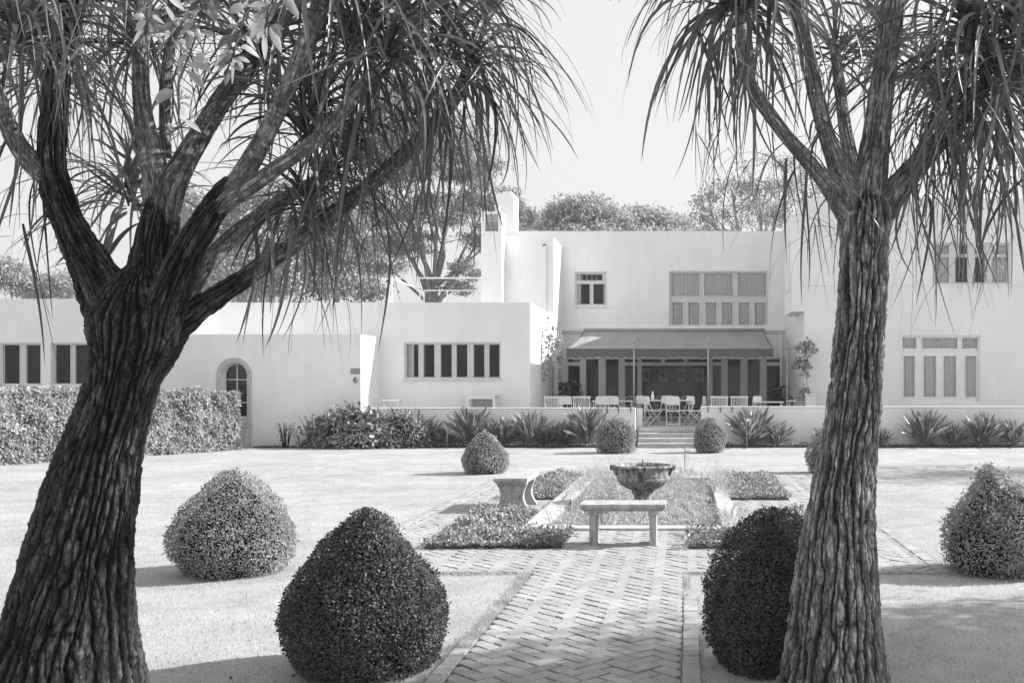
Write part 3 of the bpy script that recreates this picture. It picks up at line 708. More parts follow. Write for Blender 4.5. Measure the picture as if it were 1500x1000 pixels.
# ============================================================ TERRACE
dk = MB(); dk.box(-9.08, 18, 28.44, YF-.002, 0, .5); dk.box(-1.33, .42, 28.2, 28.438, 0, .5)
tag(dk.build('terrace', M['deck']), kind='structure')
YW = 28.2
for x0, x1, lab in ((-9.05, rx(931, YW), 'low white rendered terrace wall running left of the steps'), (rx(1027, YW), 18, 'low white rendered terrace wall running right of the steps')):
    mb = MB(); mb.box(x0, x1, YW, YW+.235, 0, rz(597 if x0 < -5 else 595, YW)-.04); mb.box(x0-.0, x1, YW-.012, YW+.247, rz(597 if x0 < -5 else 595, YW)-.038, rz(597 if x0 < -5 else 595, YW))
    tag(mb.build('terrace_wall', M['stucco'], bevel=.012), lab, 'wall', 'terrace walls')
st = empty('garden_steps', (-.45, 27.8, 0), 'broad stone steps climbing to the terrace between two clipped bushes', 'steps')
for i in range(3):
    mb = MB(); y0 = 27.3+.3*i; mb.box(-1.33, .42, y0, 28.198, .125*i+(.0 if i == 0 else .001), .125*(i+1)-.028); mb.build('riser', M['step'], st)
    mb = MB(); mb.box(-1.34, .43, y0-.02, y0+.30, .125*(i+1)-.026, .125*(i+1)); mb.build('tread', M['steptop'], st, bevel=.006)
mb = MB(); x = -1.33
while x < .40: mb.box(x, x+.075, 28.185, 28.199, .40, .495); x += .088
mb.build('tile_edging', M['steptop'], st)
# wall clips
for i, px in enumerate((889.5, 906, 924, 1037, 1055, 1072, 1089)):
    q = at(px, 597, YW); mb = MB(); x = q.x
    mb.box(x-.012, x+.012, YW-.03, YW-.013, q.z-.13, q.z+.02); mb.box(x-.012, x+.012, YW-.028, YW+.25, q.z+.022, q.z+.034)
    mb.box(x-.012, x+.012, YW+.251, YW+.263, q.z-.10, q.z+.034)
    tag(mb.build('wall_clip', M['dark_metal']), ['first dark clip over the left terrace wall, farthest from the steps', 'middle of the three dark clips on the left terrace wall', 'dark clip on the left terrace wall nearest the steps', 'dark clip on the right terrace wall nearest the steps', 'second dark clip from the steps on the right terrace wall', 'third dark clip from the steps on the right terrace wall', 'fourth dark clip from the steps, above the leafy clump'][i], 'clip', 'dark clips on the terrace walls')
# ---- awning: canvas slope + scalloped valance, iron posts and rod
aw = empty('awning', (-.5, 35, 3), 'grey striped canvas awning with scalloped valance over the terrace doors', 'awning')
Ya, Yt = 32.3, YF-.32
za, zt_ = rz(510.5, Ya), rz(485, Yt)
ax0, ax1, tx0, tx1 = rx(830, Ya), rx(1133, Ya), rx(857, Yt), rx(1118, Yt)
nx, ny = 120, 16; V = []; Fq = []
for j in range(ny+1):
    t = j/ny
    for i in range(nx+1):
        u = i/nx; X = (ax0*(1-t)+tx0*t)*(1-u)+(ax1*(1-t)+tx1*t)*u
        sag = -.07*math.sin(math.pi*t)*(0.6+.4*math.cos(u*2*math.pi*8)) - .012*math.sin(u*2*math.pi*8)**2
        V.append((X, Ya*(1-t)+Yt*t, za*(1-t)+zt_*t+sag*.7))
for j in range(ny):
    for i in range(nx): a = j*(nx+1)+i; Fq.append((a, a+1, a+nx+2, a+nx+1))
o = mesh_np('canvas', V, np.array(Fq), M['awning'], aw, True)
md = o.modifiers.new('thick', 'SOLIDIFY'); md.thickness = .008
mb = MB(); NS = 23; K = 10
for i in range(NS*K):
    u0, u1 = i/(NS*K), (i+1)/(NS*K)
    def P(u):
        ph = (u*NS) % 1.0; return ax0+(ax1-ax0)*u, Ya-.01+.018*math.sin(u*NS*2.6)+.01*math.sin(u*61), .345-.055*abs(math.sin(math.pi*u*NS/1.0))**1.0+.012*math.sin(u*31)
    (xa_, ya_, ha), (xb_, yb_, hb) = P(u0), P(u1)
    mb.add([(xa_, Ya, za), (xb_, Ya, za), (xb_, yb_, za-hb+.02), (xa_, ya_, za-ha+.02)], [(0,3,2,1)], 0, True)
    mb.add([(xa_, ya_-.002, za-ha+.022), (xb_, yb_-.002, za-hb+.022), (xb_, yb_-.002, za-hb), (xa_, ya_-.002, za-ha)], [(0,3,2,1)], 1, True)
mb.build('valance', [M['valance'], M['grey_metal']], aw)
for xs_ in ((ax0, tx0), (ax1, tx1)):
    mb = MB(); mb.add([(xs_[0], Ya, za), (xs_[1], Yt, zt_), (xs_[0]*.65+xs_[1]*.35, Ya*.65+Yt*.35, za*.65+zt_*.35-.38), (xs_[0], Ya, za-.32)], [(0,1,2,3)]); mb.build('side_flap', M['valance'], aw)
mb = MB(); mb.tube([(tx0-.05, Yt+.05, zt_+.03), (tx1+.05, Yt+.05, zt_+.03)], .07, 10); mb.build('roller', M['awning'], aw)
pg = empty('iron_frame', (0, 32.1, .5), 'slim grey iron posts and horizontal rod in front of the awning', 'frame')
Yp = 32.1; zr = rz(510, Yp)
mb = MB(); mb.tube([(rx(779, Yp), Yp, zr), (rx(1188, Yp), Yp, zr)], .014, 8); mb.build('rod', M['grey_metal'], pg)
for px in (815, 928.5, 1037.5, 1153):
    x = rx(px, Yp); mb = MB(); mb.tube([(x, Yp+.03, .5), (x, Yp+.03, zr+.2)], .028, 10)
    mb.lathe([(.03, 0), (.065, .02), (.065, .04), (.02, .05), (.03, .10), (.012, .13), (.006, .26)], (x, Yp+.03, zr+.16), 10); mb.build('post', M['grey_metal'], pg)
mb = MB(); mb.tube([(rx(1118, YF), YF-.28, rz(489, YF)), (3.6, YF-.28, rz(489, YF))], .016, 6); mb.build('rod', M['grey_metal'], pg)
mb = MB(); mb.tube([(rx(815, YF), YF-.28, rz(489, YF)), (rx(857, YF), YF-.28, rz(489, YF))], .016, 6); mb.build('rod', M['grey_metal'], pg)
# pale boards with dark gaps behind the climbing plant
bd = empty('board_screen', (-4.9, 33.6, .5), 'upright pale boards with dark gaps behind the climbing plant', 'screen')
for i, px in enumerate((786, 796, 805.5, 814)):
    x = rx(px, 33.6); mb = MB(); mb.box(x-.085, x+.085, 33.6, 33.63, .5, rz(527-6*(i % 2), 33.6)); mb.build('board', M['wood'], bd)
mb = MB(); mb.box(rx(782, 33.7), rx(818, 33.7), 33.66, 33.68, .5, rz(535, 33.7)); mb.build('backing', M['dark'], bd)

# ---- terrace furniture
def chair_slat(name, label):
    """white metal chair: slatted square back, faces +Y at the origin (back towards -Y)"""
    r = empty(name, (0, 0, 0), label, 'chair', 'white chairs on the terrace')
    L = dict(local=True)
    mb = MB(); mb.box(-.23, .23, -.2, .22, .43, .45); mb.build('seat', M['white_metal'], r, bevel=.006, **L)
    mb = MB(); mb.box(-.25, -.215, -.235, -.205, .45, .88); mb.box(.215, .25, -.235, -.205, .45, .88); mb.box(-.27, .27, -.245, -.20, .84, .89); mb.box(-.213, .213, -.23, -.21, .52, .545)
    for i in range(9): x = -.18+.045*i; mb.box(x-.009, x+.009, -.227, -.213, .547, .838)
    mb.build('backrest', M['white_metal'], r, **L)
    for sx in (-1, 1):
        mb = MB(); mb.box(sx*.235-.015, sx*.235+.015, -.21, .20, .64, .665); mb.box(sx*.235-.012, sx*.235+.012, .17, .195, .45, .64); mb.build('armrest', M['white_metal'], r, **L)
        for sy in (-.22, .2):
            mb = MB(); mb.tube([(sx*.22, sy, .43), (sx*.235, sy*1.08, 0)], .014, 6); mb.build('leg', M['white_metal'], r, **L)
    return r
def chair_round(name, label):
    r = empty(name, (0, 0, 0), label, 'chair', 'white chairs on the terrace')
    L = dict(local=True)
    mb = MB(); mb.box(-.2, .2, -.18, .22, .43, .455); mb.build('seat', M['white_metal'], r, bevel=.01, **L)
    mb = MB(); pl = [(-.21, .66), (-.2, .84), (-.15, .89), (.15, .89), (.2, .84), (.21, .66), (.17, .63), (-.17, .63)]; mb.prism(pl, -.235, -.215); mb.build('backrest', M['white_metal'], r, **L)
    for sx in (-1, 1):
        mb = MB(); mb.tube([(sx*.19, -.22, .66), (sx*.2, -.1, .4), (sx*.21, .22, .0)], .012, 6); mb.build('leg', M['white_metal'], r, **L)
        mb = MB(); mb.tube([(sx*.185, .2, .43), (sx*.19, 0, .25), (sx*.2, -.26, .0)], .012, 6); mb.build('leg', M['white_metal'], r, **L)
        mb = MB(); mb.tube([(sx*.08, -.225, .64), (sx*.05, -.2, .45)], .008, 6); mb.build('stay', M['white_metal'], r, **L)
    mb = MB(); mb.tube([(-.2, .2, .05), (.2, .2, .05)], .01, 6); mb.tube([(-.2, -.24, .05), (.2, -.24, .05)], .01, 6); mb.build('stretcher', M['white_metal'], r, **L)
    return r
def chair_hoop(name, label):
    r = empty(name, (0, 0, 0), label, 'chair', 'grey hoop backed chairs on the terrace'); L = dict(local=True)
    mb = MB(); mb.lathe([(.2, 0), (.21, .02), (.2, .04)], (0, 0, .42), 18); mb.build('seat', M['grey_metal'], r, **L)
    mb = MB(); mb.tube([(.2*math.cos(a)*1.1, -.16-.06*math.sin(a), .62+.26*math.sin(a)) for a in [math.pi*i/12 for i in range(13)]], .012, 6)
    mb.tube([(.13*math.cos(a)*1.1, -.16-.05*math.sin(a), .62+.16*math.sin(a)) for a in [math.pi*i/10 for i in range(11)]], .009, 6)
    for x in (-.22, -.14, .14, .22): mb.tube([(x, -.16, .63), (x*.8, -.15, .45)], .01, 6)
    mb.build('backrest', M['grey_metal'], r, **L)
    for sx in (-1, 1):
        for sy in (-1, 1): mb = MB(); mb.tube([(sx*.14, sy*.14, .42), (sx*.22, sy*.22, 0)], .012, 6); mb.build('leg', M['grey_metal'], r, **L)
    return r
A = chair_slat('garden_chair', ''); B = chair_round('folding_chair', ''); C = chair_hoop('hoop_chair', '')
used = {id(A): False, id(B): False, id(C): False}
def put(src, px, Y, rz_, label, s=1.0, group=None):
    loc = (rx(px, Y), Y, .5)
    if not used[id(src)]:
        used[id(src)] = True; src.location = loc; src.rotation_euler = (0, 0, rz_); src['label'] = label; src.scale = (s, s, s)
        return src
    return copy_thing(src, loc, rz_, s, label)
put(A, 811, 29.8, .05, 'white slat backed chair furthest left behind the terrace wall'); put(A, 853, 29.9, 0, 'white slat backed chair between the left folding chair and the table')
put(A, 1053, 30.0, .04, 'left one of two white slat backed chairs right of the steps'); put(A, 1083, 30.1, -.06, 'right one of two white slat backed chairs right of the steps')
put(B, 828, 30.6, .1, 'white folding chair with rounded back near the potted palm'); put(B, 881, 30.5, .2, 'folding chair with rounded back at the left table, left side'); put(B, 899, 30.6, -.15, 'folding chair with rounded back at the left table, right side')
put(B, 986, 29.9, 0, 'white folding chair seen square from behind at the head of the steps'); put(B, 957, 30.4, -1.1, 'folding chair turned sideways at the left end of the table above the steps'); put(B, 1021, 30.1, 1.35, 'folding chair seen edge on beside the right terrace wall')
put(B, 1101, 30.8, .8, 'folding chair turned away beside the long slatted chairs'); put(B, 975, 31.6, 2.9, 'folding chair on the far side of the table above the steps')
put(C, 921, 31.0, .2, 'grey hoop backed chair left of the awning post above the steps'); put(C, 968, 32.4, .1, 'grey hoop backed chair behind the table above the steps'); put(C, 1008, 31.4, -.3, 'grey hoop backed chair right of the square folding chair'); put(C, 1044, 31.6, .1, 'grey hoop backed chair behind the right awning post')
put(C, 985, 33.0, .4, 'grey hoop backed chair farthest back in the middle of the terrace'); put(B, 945, 31.8, -.6, 'folding chair half hidden behind the left end of the table above the steps')
put(B, 1003, 30.6, 2.2, 'folding chair turned half round at the right end of the table above the steps'); put(C, 890, 31.8, .3, 'grey hoop backed chair behind the left table')
def table(px0, px1, Y, z, label, dep=.7):
    x0, x1 = rx(px0, Y), rx(px1, Y); t = empty('terrace_table', ((x0+x1)/2, Y, .5), label, 'table', 'tables on the terrace')
    mb = MB(); mb.box(x0, x1, Y-dep/2, Y+dep/2, z-.03, z); mb.build('tabletop', M['white_metal'], t, bevel=.008)
    for sx in (x0+.06, x1-.06):
        for sy in (Y-dep/2+.06, Y+dep/2-.06):
            mb = MB(); mb.tube([(sx, sy, z-.03), (sx, sy, .5)], .016, 6); mb.build('leg', M['white_metal'], t)
table(868, 928, 31.2, 1.24, 'pale table behind the left terrace wall among folding chairs'); table(942, 1012, 31.0, 1.26, 'pale table at the head of the steps with a vase on it'); table(1103, 1147, 30.6, 1.22, 'pale low table at the right behind the terrace wall')
table(1152, 1176, 31.5, 1.24, 'small pale table near the hanging wall plant')
table(562, 588, 28.95, 1.30, 'small white table top just showing above the leafy border', .4)
sh = empty('console_table', (-6, YB-.25, .5), 'white wooden console standing against the wall under the strip window', 'table')
x0, x1 = rx(684, YB-.3), rx(726, YB-.3); zz = rz(577.5, YB-.3)
mb = MB(); mb.box(x0-.05, x1+.05, YB-.42, YB-.02, zz-.03, zz); mb.box(x0, x1, YB-.40, YB-.36, zz-.13, zz-.032); mb.build('tabletop', M['white_metal'], sh)
for x in (x0, x1-.07):
    for y in (YB-.40, YB-.1): mb = MB(); mb.box(x, x+.07, y, y+.06, .5, zz-.132 if y < YB-.2 else zz-.032); mb.build('leg', M['white_metal'], sh)
mb = MB(); mb.box(x0+.15, x1-.1, YB-.06, YB-.004, .5, zz-.15); mb.build('back_panel', M['grey_metal'], sh)
for px, lab, Y in ((777, 'white square planter block left of the climbing plant', 31.0), (1187, 'white square planter block beside the hanging wall plant', 30.8)):
    x = rx(px, Y); mb = MB(); mb.box(x-.15, x+.15, Y-.15, Y+.15, .5, rz(579, Y)); mb.box(x-.17, x+.17, Y-.17, Y+.17, rz(579, Y)+.002, rz(577, Y)+.01)
    tag(mb.build('planter', M['stucco'], bevel=.01), lab, 'planter', 'white planters on the terrace')
mb = MB(); q = at(956, 578, 31.0); mb.lathe([(.04, 0), (.055, .05), (.05, .14), (.025, .2), (.03, .27)], (q.x, 31.0, 1.262), 14); tag(mb.build('vase', M['white_metal']), 'tall pale vase standing on the table above the steps', 'vase')
# low white box sign at the left end of the opening
q = at(937, 605, 29.0); mb = MB(); mb.box(q.x-.08, q.x+.08, 29.0, 29.25, .502, 1.05); tag(mb.build('storage_box', M['white_metal'], bevel=.01), 'narrow white box standing just inside the terrace opening', 'box')

# ============================================================ CLIPPED BUSHES
PROF = {'onion': [(0, .74), (.06, .82), (.18, .95), (.32, 1.0), (.44, .955), (.58, .82), (.70, .65), (.80, .50), (.89, .35), (.95, .24), (.985, .13), (1, .0)],
        'dome': [(0, .66), (.08, .78), (.2, .93), (.36, 1.0), (.5, .97), (.64, .82), (.78, .6), (.9, .36), (.97, .18), (1, 0)],
        'box': [(0, .9), (.1, .97), (.35, 1.0), (.62, .98), (.76, .88), (.88, .66), (.96, .38), (1, 0)],
        'egg': [(0, .74), (.12, .9), (.35, 1.0), (.5, .99), (.65, .86), (.8, .62), (.92, .36), (1, 0)]}
def lump(P, s, a, seed):
    return np.array([noise.noise(Vector((p[0]*s+seed, p[1]*s, p[2]*s)))*a for p in P])
def bush(name, cx, cy, rx_, h, prof, n, leaf, label, mat='box_leaf', ry=None, seed=0, lumpa=.05, extra=(), group='clipped box bushes on the lawn', loose=0.0):
    ry = ry or rx_*.95
    r = empty(name, (cx, cy, 0), label, 'bush', group)
    pf = np.array(PROF[prof]); zf = np.linspace(0, 1, 200); rf = np.interp(zf, pf[:, 0], pf[:, 1])
    def sample(n, rx_, ry, h, cx, cy):
        dz = np.gradient(rf)*rx_; dh = h/200
        wgt = (rf+.05)*np.sqrt(dz**2+dh**2); wgt /= wgt.sum()
        z = rng.choice(zf, n, p=wgt)+rng.uniform(-.003, .003, n); z = np.clip(z, 0, 1)
        rr = np.interp(z, pf[:, 0], pf[:, 1]); a = rng.uniform(0, 2*math.pi, n)
        sl_ = np.interp(z, zf, np.gradient(rf, zf))
        N = unit(np.stack([np.cos(a)*h, np.sin(a)*h, -sl_*rx_+.05], 1))
        fade = np.clip(rr*3, 0, 1)
        P = np.stack([rr*rx_*np.cos(a), rr*ry*np.sin(a), z*h], 1)
        d = lump(P, 3.2, lumpa, seed)+lump(P, 9, lumpa*.45, seed+5)
        P = P+N*(d*(.3+.7*fade))[:, None]+np.array([cx, cy, 0])
        return P, N
    Ps, Ns = [], []
    tot = [(n, rx_, ry, h, cx, cy)]+[(int(n*e[4]), e[2], e[2], e[3], cx+e[0], cy+e[1]) for e in extra]
    for t in tot:
        P, N = sample(*t); dep = rng.uniform(0, 1, len(P))**1.6*.09; dep -= (rng.uniform(0, 1, len(P)) < loose)*rng.uniform(0, .05, len(P))
        Ps.append(P-N*dep[:, None]); Ns.append(N)
    P, N = np.concatenate(Ps), np.concatenate(Ns)
    N = N+np.array([0, 0, .35])
    V, Fq = leaf_quads(P, N, leaf, .62, .75, face=.22)
    m_ = rng.uniform(0, 1, len(P)) < .035                      # young shoots standing proud of the clipped surface
    Pb = P[m_]+N[m_]*rng.uniform(-.005, .016, (m_.sum(), 1)); V2, F2 = leaf_quads(np.concatenate([Pb, Pb+rng.normal(0, .008, Pb.shape)]), np.concatenate([N[m_]]*2), leaf*1.1, .55, .6)
    Fq = np.concatenate([Fq, F2+len(V)]); V = np.concatenate([V, V2])
    V[:, 2] = np.maximum(V[:, 2], 0.003)
    mesh_np('foliage', V, Fq, M[mat], r)
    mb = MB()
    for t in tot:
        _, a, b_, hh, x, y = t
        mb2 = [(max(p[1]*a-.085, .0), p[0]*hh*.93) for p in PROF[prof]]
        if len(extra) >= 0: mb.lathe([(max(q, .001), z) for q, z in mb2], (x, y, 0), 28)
    mb.build('dark_core', M['core'], r)  # solid near-black core stands in for shade in the gaps between leaves
    return r
sg = lambda px, py, Y: (rx(px, Y), Y)
bush('box_bush', -4.14, 9.1, .56, .93, 'onion', 24000, .0205, 'round clipped bush on the left lawn, wide with a rounded point, sunlit right side', seed=1, lumpa=.05)
bush('box_bush', -1.93, 5.98, .50, .965, 'onion', 44000, .0185, 'large dark clipped bush in the foreground left of the brick path', 'box_shaded', seed=12, lumpa=.045)
bush('box_bush', .53, 6.05, .44, .97, 'dome', 40000, .0185, 'large dark clipped bush in the foreground beside the right palm trunk', 'box_shaded', seed=3, lumpa=.07)
bush('box_bush', -3.92, 19.4, .45, .82, 'onion', 8500, .033, 'small egg shaped clipped bush beyond the left stone bench', seed=4)
bush('box_bush', -1.77, 25.3, .50, .89, 'box', 7000, .038, 'squat square sided clipped bush left of the terrace steps', seed=5)
bush('box_bush', .61, 25.4, .42, .92, 'egg', 7000, .036, 'egg shaped clipped bush right of the terrace steps', seed=6)
bush('box_bush', 2.78, 19.5, .42, .82, 'egg', 7000, .034, 'small clipped bush half hidden behind the right palm trunk', seed=7)
bush('box_bush', 2.78, 9.1, .33, .98, 'egg', 13000, .024, 'loose two lobed bush on the right lawn at the edge of the frame', seed=8, lumpa=.10, extra=((.22, -.05, .40, .80, 1.0), (-.02, .0, .44, .66, .6)), loose=.3)

# ============================================================ HEDGE
def hedge():
    a, b = Vector((-11.85, 26.5, 0)), Vector((-15.2, 20.2, 0)); L = (b-a).length; u = (b-a).normalized(); nrm = Vector((-u.y, u.x, 0))
    if nrm.y > 0: nrm = -nrm                                           # towards the camera
    if nrm.x < 0 and False: nrm = -nrm
    nrm = Vector((abs(u.y), -abs(u.x)*1, 0)) if True else nrm
    nrm = Vector((-u.y, u.x, 0)); nrm = nrm if nrm.x > 0 else -nrm
    W = 1.3; r = empty('hedge', ((a.x+b.x)/2, (a.y+b.y)/2, 0), 'long clipped pale leafed hedge in front of the left wing', 'hedge')
    n = 52000; Ps = []; Ns = []
    H = lambda t: 1.52+.17*t
    def add(n, P, N):
        Ps.append(P); Ns.append(np.tile(np.array(N), (n, 1)))
    un, nn = np.array(u), np.array(nrm); A = np.array(a)
    k = int(n*.6); t = rng.uniform(0, 1, k); z = rng.uniform(0, 1, k); P = A+un*(t*L)[:, None]+np.array([0,0,1])*(z*H(t))[:, None]; add(k, P, nn)
    k = int(n*.22); t = rng.uniform(0, 1, k); v = rng.uniform(0, 1, k); P = A+un*(t*L)[:, None]-nn*(v*W)[:, None]+np.array([0,0,1])*H(t)[:, None]; add(k, P, [0,0,1])
    k = int(n*.12); v = rng.uniform(0, 1, k); z = rng.uniform(0, 1, k); P = A-nn*(v*W)[:, None]+np.array([0,0,1])*(z*H(0))[:, None]+0*un; add(k, P, -un)
    P = np.concatenate(Ps); N = np.concatenate(Ns)
    d = lump(P, 1.6, .12, 3)+lump(P, 5, .09, 9); P = P+N*d[:, None]-N*(rng.uniform(0, 1, len(P))**1.5*.14)[:, None]
    V, Fq = leaf_quads(P, N+np.array([0, 0, .3]), .075, .6, .9, face=.45); V[:, 2] = np.maximum(V[:, 2], .003)
    mesh_np('foliage', V, Fq, M['hedge_leaf'], r)
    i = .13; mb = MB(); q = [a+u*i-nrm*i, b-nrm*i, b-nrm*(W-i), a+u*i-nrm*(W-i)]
    mb.prism([(p.x, p.y) for p in q], 0, 1.46, 'Z'); mb.build('dark_core', M['core'], r)  # near-black filler block paints the shade inside the hedge
hedge()

# ============================================================ PLANTING BEDS
def ground_cover(name, rects, n, leaf, hmax, label, mat='bed_leaf', z0=.03):
    Ps = []
    ar = [(r[1]-r[0])*(r[3]-r[2]) for r in rects]
    sm = MB()
    for r, a in zip(rects, ar):
        k = int(n*a/sum(ar)); x = rng.uniform(r[0]-.04, r[1]+.04, k); y = rng.uniform(r[2]-.04, r[3]+.04, k)
        Ps.append(np.stack([x, y, np.zeros(k)], 1))
    P = np.concatenate(Ps)
    hh = np.array([noise.noise(Vector((p[0]*3.2, p[1]*3.2, 4))) for p in P])
    hh2 = np.array([noise.noise(Vector((p[0]*1.1+7, p[1]*1.1, 9))) for p in P])
    keep = (hh+.25*hh2 > -.42); P = P[keep]; hh = hh[keep]
    hm = hmax*np.clip(.55+hh*1.0, .18, 1.3)
    P[:, 2] = z0+rng.uniform(0, 1, len(P))**.6*hm
    V, Fq = leaf_quads(P, np.tile([.25, -.1, .7], (len(P), 1)), leaf, .55, .8, face=.6); V[:, 2] = np.maximum(V[:, 2], .012)
    o = mesh_np(name, V, Fq, M[mat]); tag(o, label, 'plants', kind='stuff'); return o
beds = [[(-2.72, -2.0, 10.3, 13.2), (-2.0, -1.3, 10.3, 11.35)], [(.98, 1.5, 10.3, 13.2), (.03, .98, 10.3, 11.4)], [(-2.72, -1.98, 14.7, 18.5)], [(.68, 1.52, 14.7, 18.5)]]
sb = MB()
for bd_ in beds:
    for x0, x1, y0, y1 in bd_: sb.box(x0, x1, y0, y1, .002, .028+.001*len(sb.f)/6)
tag(sb.build('bed_soil', M['soil']), kind='structure')
for bd_, n_, lab in zip(beds, (9500, 6500, 6500, 7000), ('low leafy bed left of the pool in front of the left stone bench', 'low leafy bed at the near right corner of the pool', 'low leafy bed left of the pool behind the left stone bench', 'low leafy bed at the far right of the pool')):
    ground_cover('flower_bed', bd_, n_, .040, .12, lab)
# pool plants: fine reeds and floating leaves
k = 6600; P = np.stack([rng.uniform(PX0-.12, PX1+.3, k), rng.uniform(PY0+.02, PY1+.5, k), np.full(k, -.1)], 1)
P[:, 2] = np.where((P[:, 0] < PX0) | (P[:, 0] > PX1) | (P[:, 1] > PY1), .05, -.1); P = P[(P[:, 2] < 0) | (P[:, 1] > 14.9+.9*np.sin(P[:, 0]*40)) | ((P[:, 1] < 12.7) & (P[:, 0] > 0))]
nv = np.array([noise.noise(Vector((p[0]*1.6, p[1]*.9, 2))) for p in P]); P = P[nv > -.28]; nv = nv[nv > -.28]
sp = []
for p, q in zip(P, nv):
    if abs(p[0]+.62) < .2 and abs(p[1]-14.3) < .2: continue
    sp.append(strap_leaf(p, (rng.normal(0, .35), rng.normal(0, .35), 1), rng.uniform(.14, .38)*(1+q), .006, 3.5, 5, 1.2, 0))
V, Fq = ribbons(sp); o1 = mesh_np('pool_plants', V, Fq, M['reed_leaf']); tag(o1, 'pale feathery water plants filling the pool', 'plants', kind='stuff')
k = 15000; P = np.stack([rng.uniform(PX0+.02, PX1-.02, k), rng.uniform(PY0+.02, PY1-.02, k), np.full(k, -.09)], 1)
nv = np.array([noise.noise(Vector((p[0]*2.2, p[1]*1.2, 5))) for p in P]); P = P[nv > -.16]
P[:, 2] += rng.uniform(0, .12, len(P)); V, Fq = leaf_quads(P, np.tile([.2, -.1, .6], (len(P), 1)), .035, .7, 1.0, face=.7)
tag(mesh_np('floating_plants', V, Fq, M['reed_leaf']), 'small pale leaves floating on the pool among the reeds', 'plants', kind='stuff')
# thin tall airy stems at the far end of the pool
sp = [strap_leaf((rng.uniform(-1.75, .9), rng.uniform(16.5, 18.1), -.05), (rng.normal(0, .22), rng.normal(0, .2), 1), rng.uniform(.3, .7), .004, 1.2, 6, 1.0) for _ in range(170)]
sp += [strap_leaf((rng.uniform(-1.75, -1.0), rng.uniform(15.8, 18.0), -.05), (rng.normal(0, .3), rng.normal(0, .2), 1), rng.uniform(.4, .75), .004, 1.4, 6, 1.0) for _ in range(120)]
V, Fq = ribbons(sp); tag(mesh_np('airy_stems', V, Fq, M['reed_leaf']), 'tall wispy stems at the far end of the pool', 'plants', kind='stuff')

# border along the terrace wall: soil strip, ground cover, strap leaved clumps
sb = MB(); sb.box(-11.9, -1.6, 27.35, 28.19, .001, .03); sb.box(.75, 18, 27.45, 28.19, .001, .03); tag(sb.build('border_soil', M['soil']), kind='structure')
ground_cover('border_ground_cover', [(-9.0, -1.6, 27.4, 27.75), (.9, 18, 27.5, 27.8)], 5200, .06, .10, 'low dark ground cover along the foot of the terrace wall', 'border_leaf')
sp = None
def clump(seed, n, H, spread, broad):
    """crane flower like clump at the origin"""
    rs = np.random.default_rng(seed); out = []
    for i in range(n):
        a = rs.uniform(0, 2*math.pi); ti = abs(rs.normal(0, spread)); L = H*rs.uniform(.65, 1.12)
        k_ = 12; p = np.array([rs.normal(0, .11), rs.normal(0, .07), 0.0]); d = np.array([math.cos(a)*ti, math.sin(a)*ti, 1.0]); d /= np.linalg.norm(d)
        pts = []; dirs = []
        for j in range(k_):
            pts.append(p.copy()); dirs.append(d.copy()); p = p+d*L/(k_-1)
            d = d+np.array([math.cos(a), math.sin(a), -.3])*.03*(1+ti*1.8); d /= np.linalg.norm(d)
        pts = np.array(pts); dirs = np.array(dirs); h = rs.normal(0, 1, 3); h[2] *= .2
        side = np.array([np.cross(np.cross(dd, h), dd) for dd in dirs]); side /= np.maximum(np.linalg.norm(side, axis=1, keepdims=True), 1e-6); up = np.cross(side, dirs)
        t = np.linspace(0, 1, k_); wd = np.where(t < .42, .009, broad*np.sin(np.pi*np.clip((t-.40)/.6, 0, 1))**.7+.001)
        out.append((pts, side, up, wd))
    return ribbons(out)
protos = []
for i, (n_, H, s_, b_) in enumerate(((150, 1.12, .42, .044), (115, 1.0, .5, .042), (130, 1.1, .36, .038))):
    V, Fq = clump(20+i, n_, H, s_, b_); protos.append((V, Fq))
cl = [(600, 1.0, 0, 27.8, 'broad strap leaved clump touching the big leafy shrub'), (655, .62, 1, 27.8, 'small strap leaved clump with a pale bloom left of the widest clump'), (688, 1.05, 0, 27.8, 'widest strap leaved clump, left of the small egg shaped bush'), (737, .82, 1, 27.9, 'strap leaved clump rising behind the small egg shaped bush'), (775, .98, 2, 27.8, 'strap leaved clump right of the small egg shaped bush, below the pale planter'),
      (826, .78, 1, 27.9, 'shorter strap leaved clump between two tall ones left of the square sided bush'), (862, 1.08, 2, 27.8, 'tall strap leaved clump touching the square sided bush'), (1100, 1.02, 0, 27.8, 'tall strap leaved clump right of the steps with a pale bloom'), (1138, .72, 1, 27.85, 'lower strap leaved clump on the right flank of the tall one by the steps'),
      (628, .78, 1, 27.9, 'strap leaved clump in the gap right of the one touching the leafy shrub'), (714, .72, 2, 27.95, 'narrow strap leaved clump just left of the small egg shaped bush'), (800, .66, 1, 27.9, 'short strap leaved clump right of the one below the pale planter'),
      (1205, .55, 1, 27.8, 'low strap leaved clump showing left of the right palm trunk'), (1290, .55, 1, 27.8, 'low strap leaved clump showing right of the right palm trunk'), (1356, .98, 0, 27.8, 'rounded strap leaved clump below the glazed doors of the right wing'), (1398, .68, 1, 27.8, 'small strap leaved clump between two larger ones under the right wing'), (1440, .95, 2, 27.8, 'upright strap leaved clump right of the glazed doors'), (1486, .8, 1, 27.8, 'strap leaved clump at the right edge of the frame')]
first = {}
for i, (px, s_, pi_, Y, lab) in enumerate(cl):
    loc = Vector((rx(px, Y), Y, .02))
    if pi_ not in first:
        o = mesh_np('strap_leaved_clump', protos[pi_][0], protos[pi_][1], M['border_leaf']); first[pi_] = o
    else:
        o = first[pi_].copy(); col.objects.link(o)
    o.location = loc; o.rotation_euler = (0, 0, i*1.37); o.scale = (s_*.93,)*3
    tag(o, lab, 'plant', 'strap leaved clumps along the terrace wall')
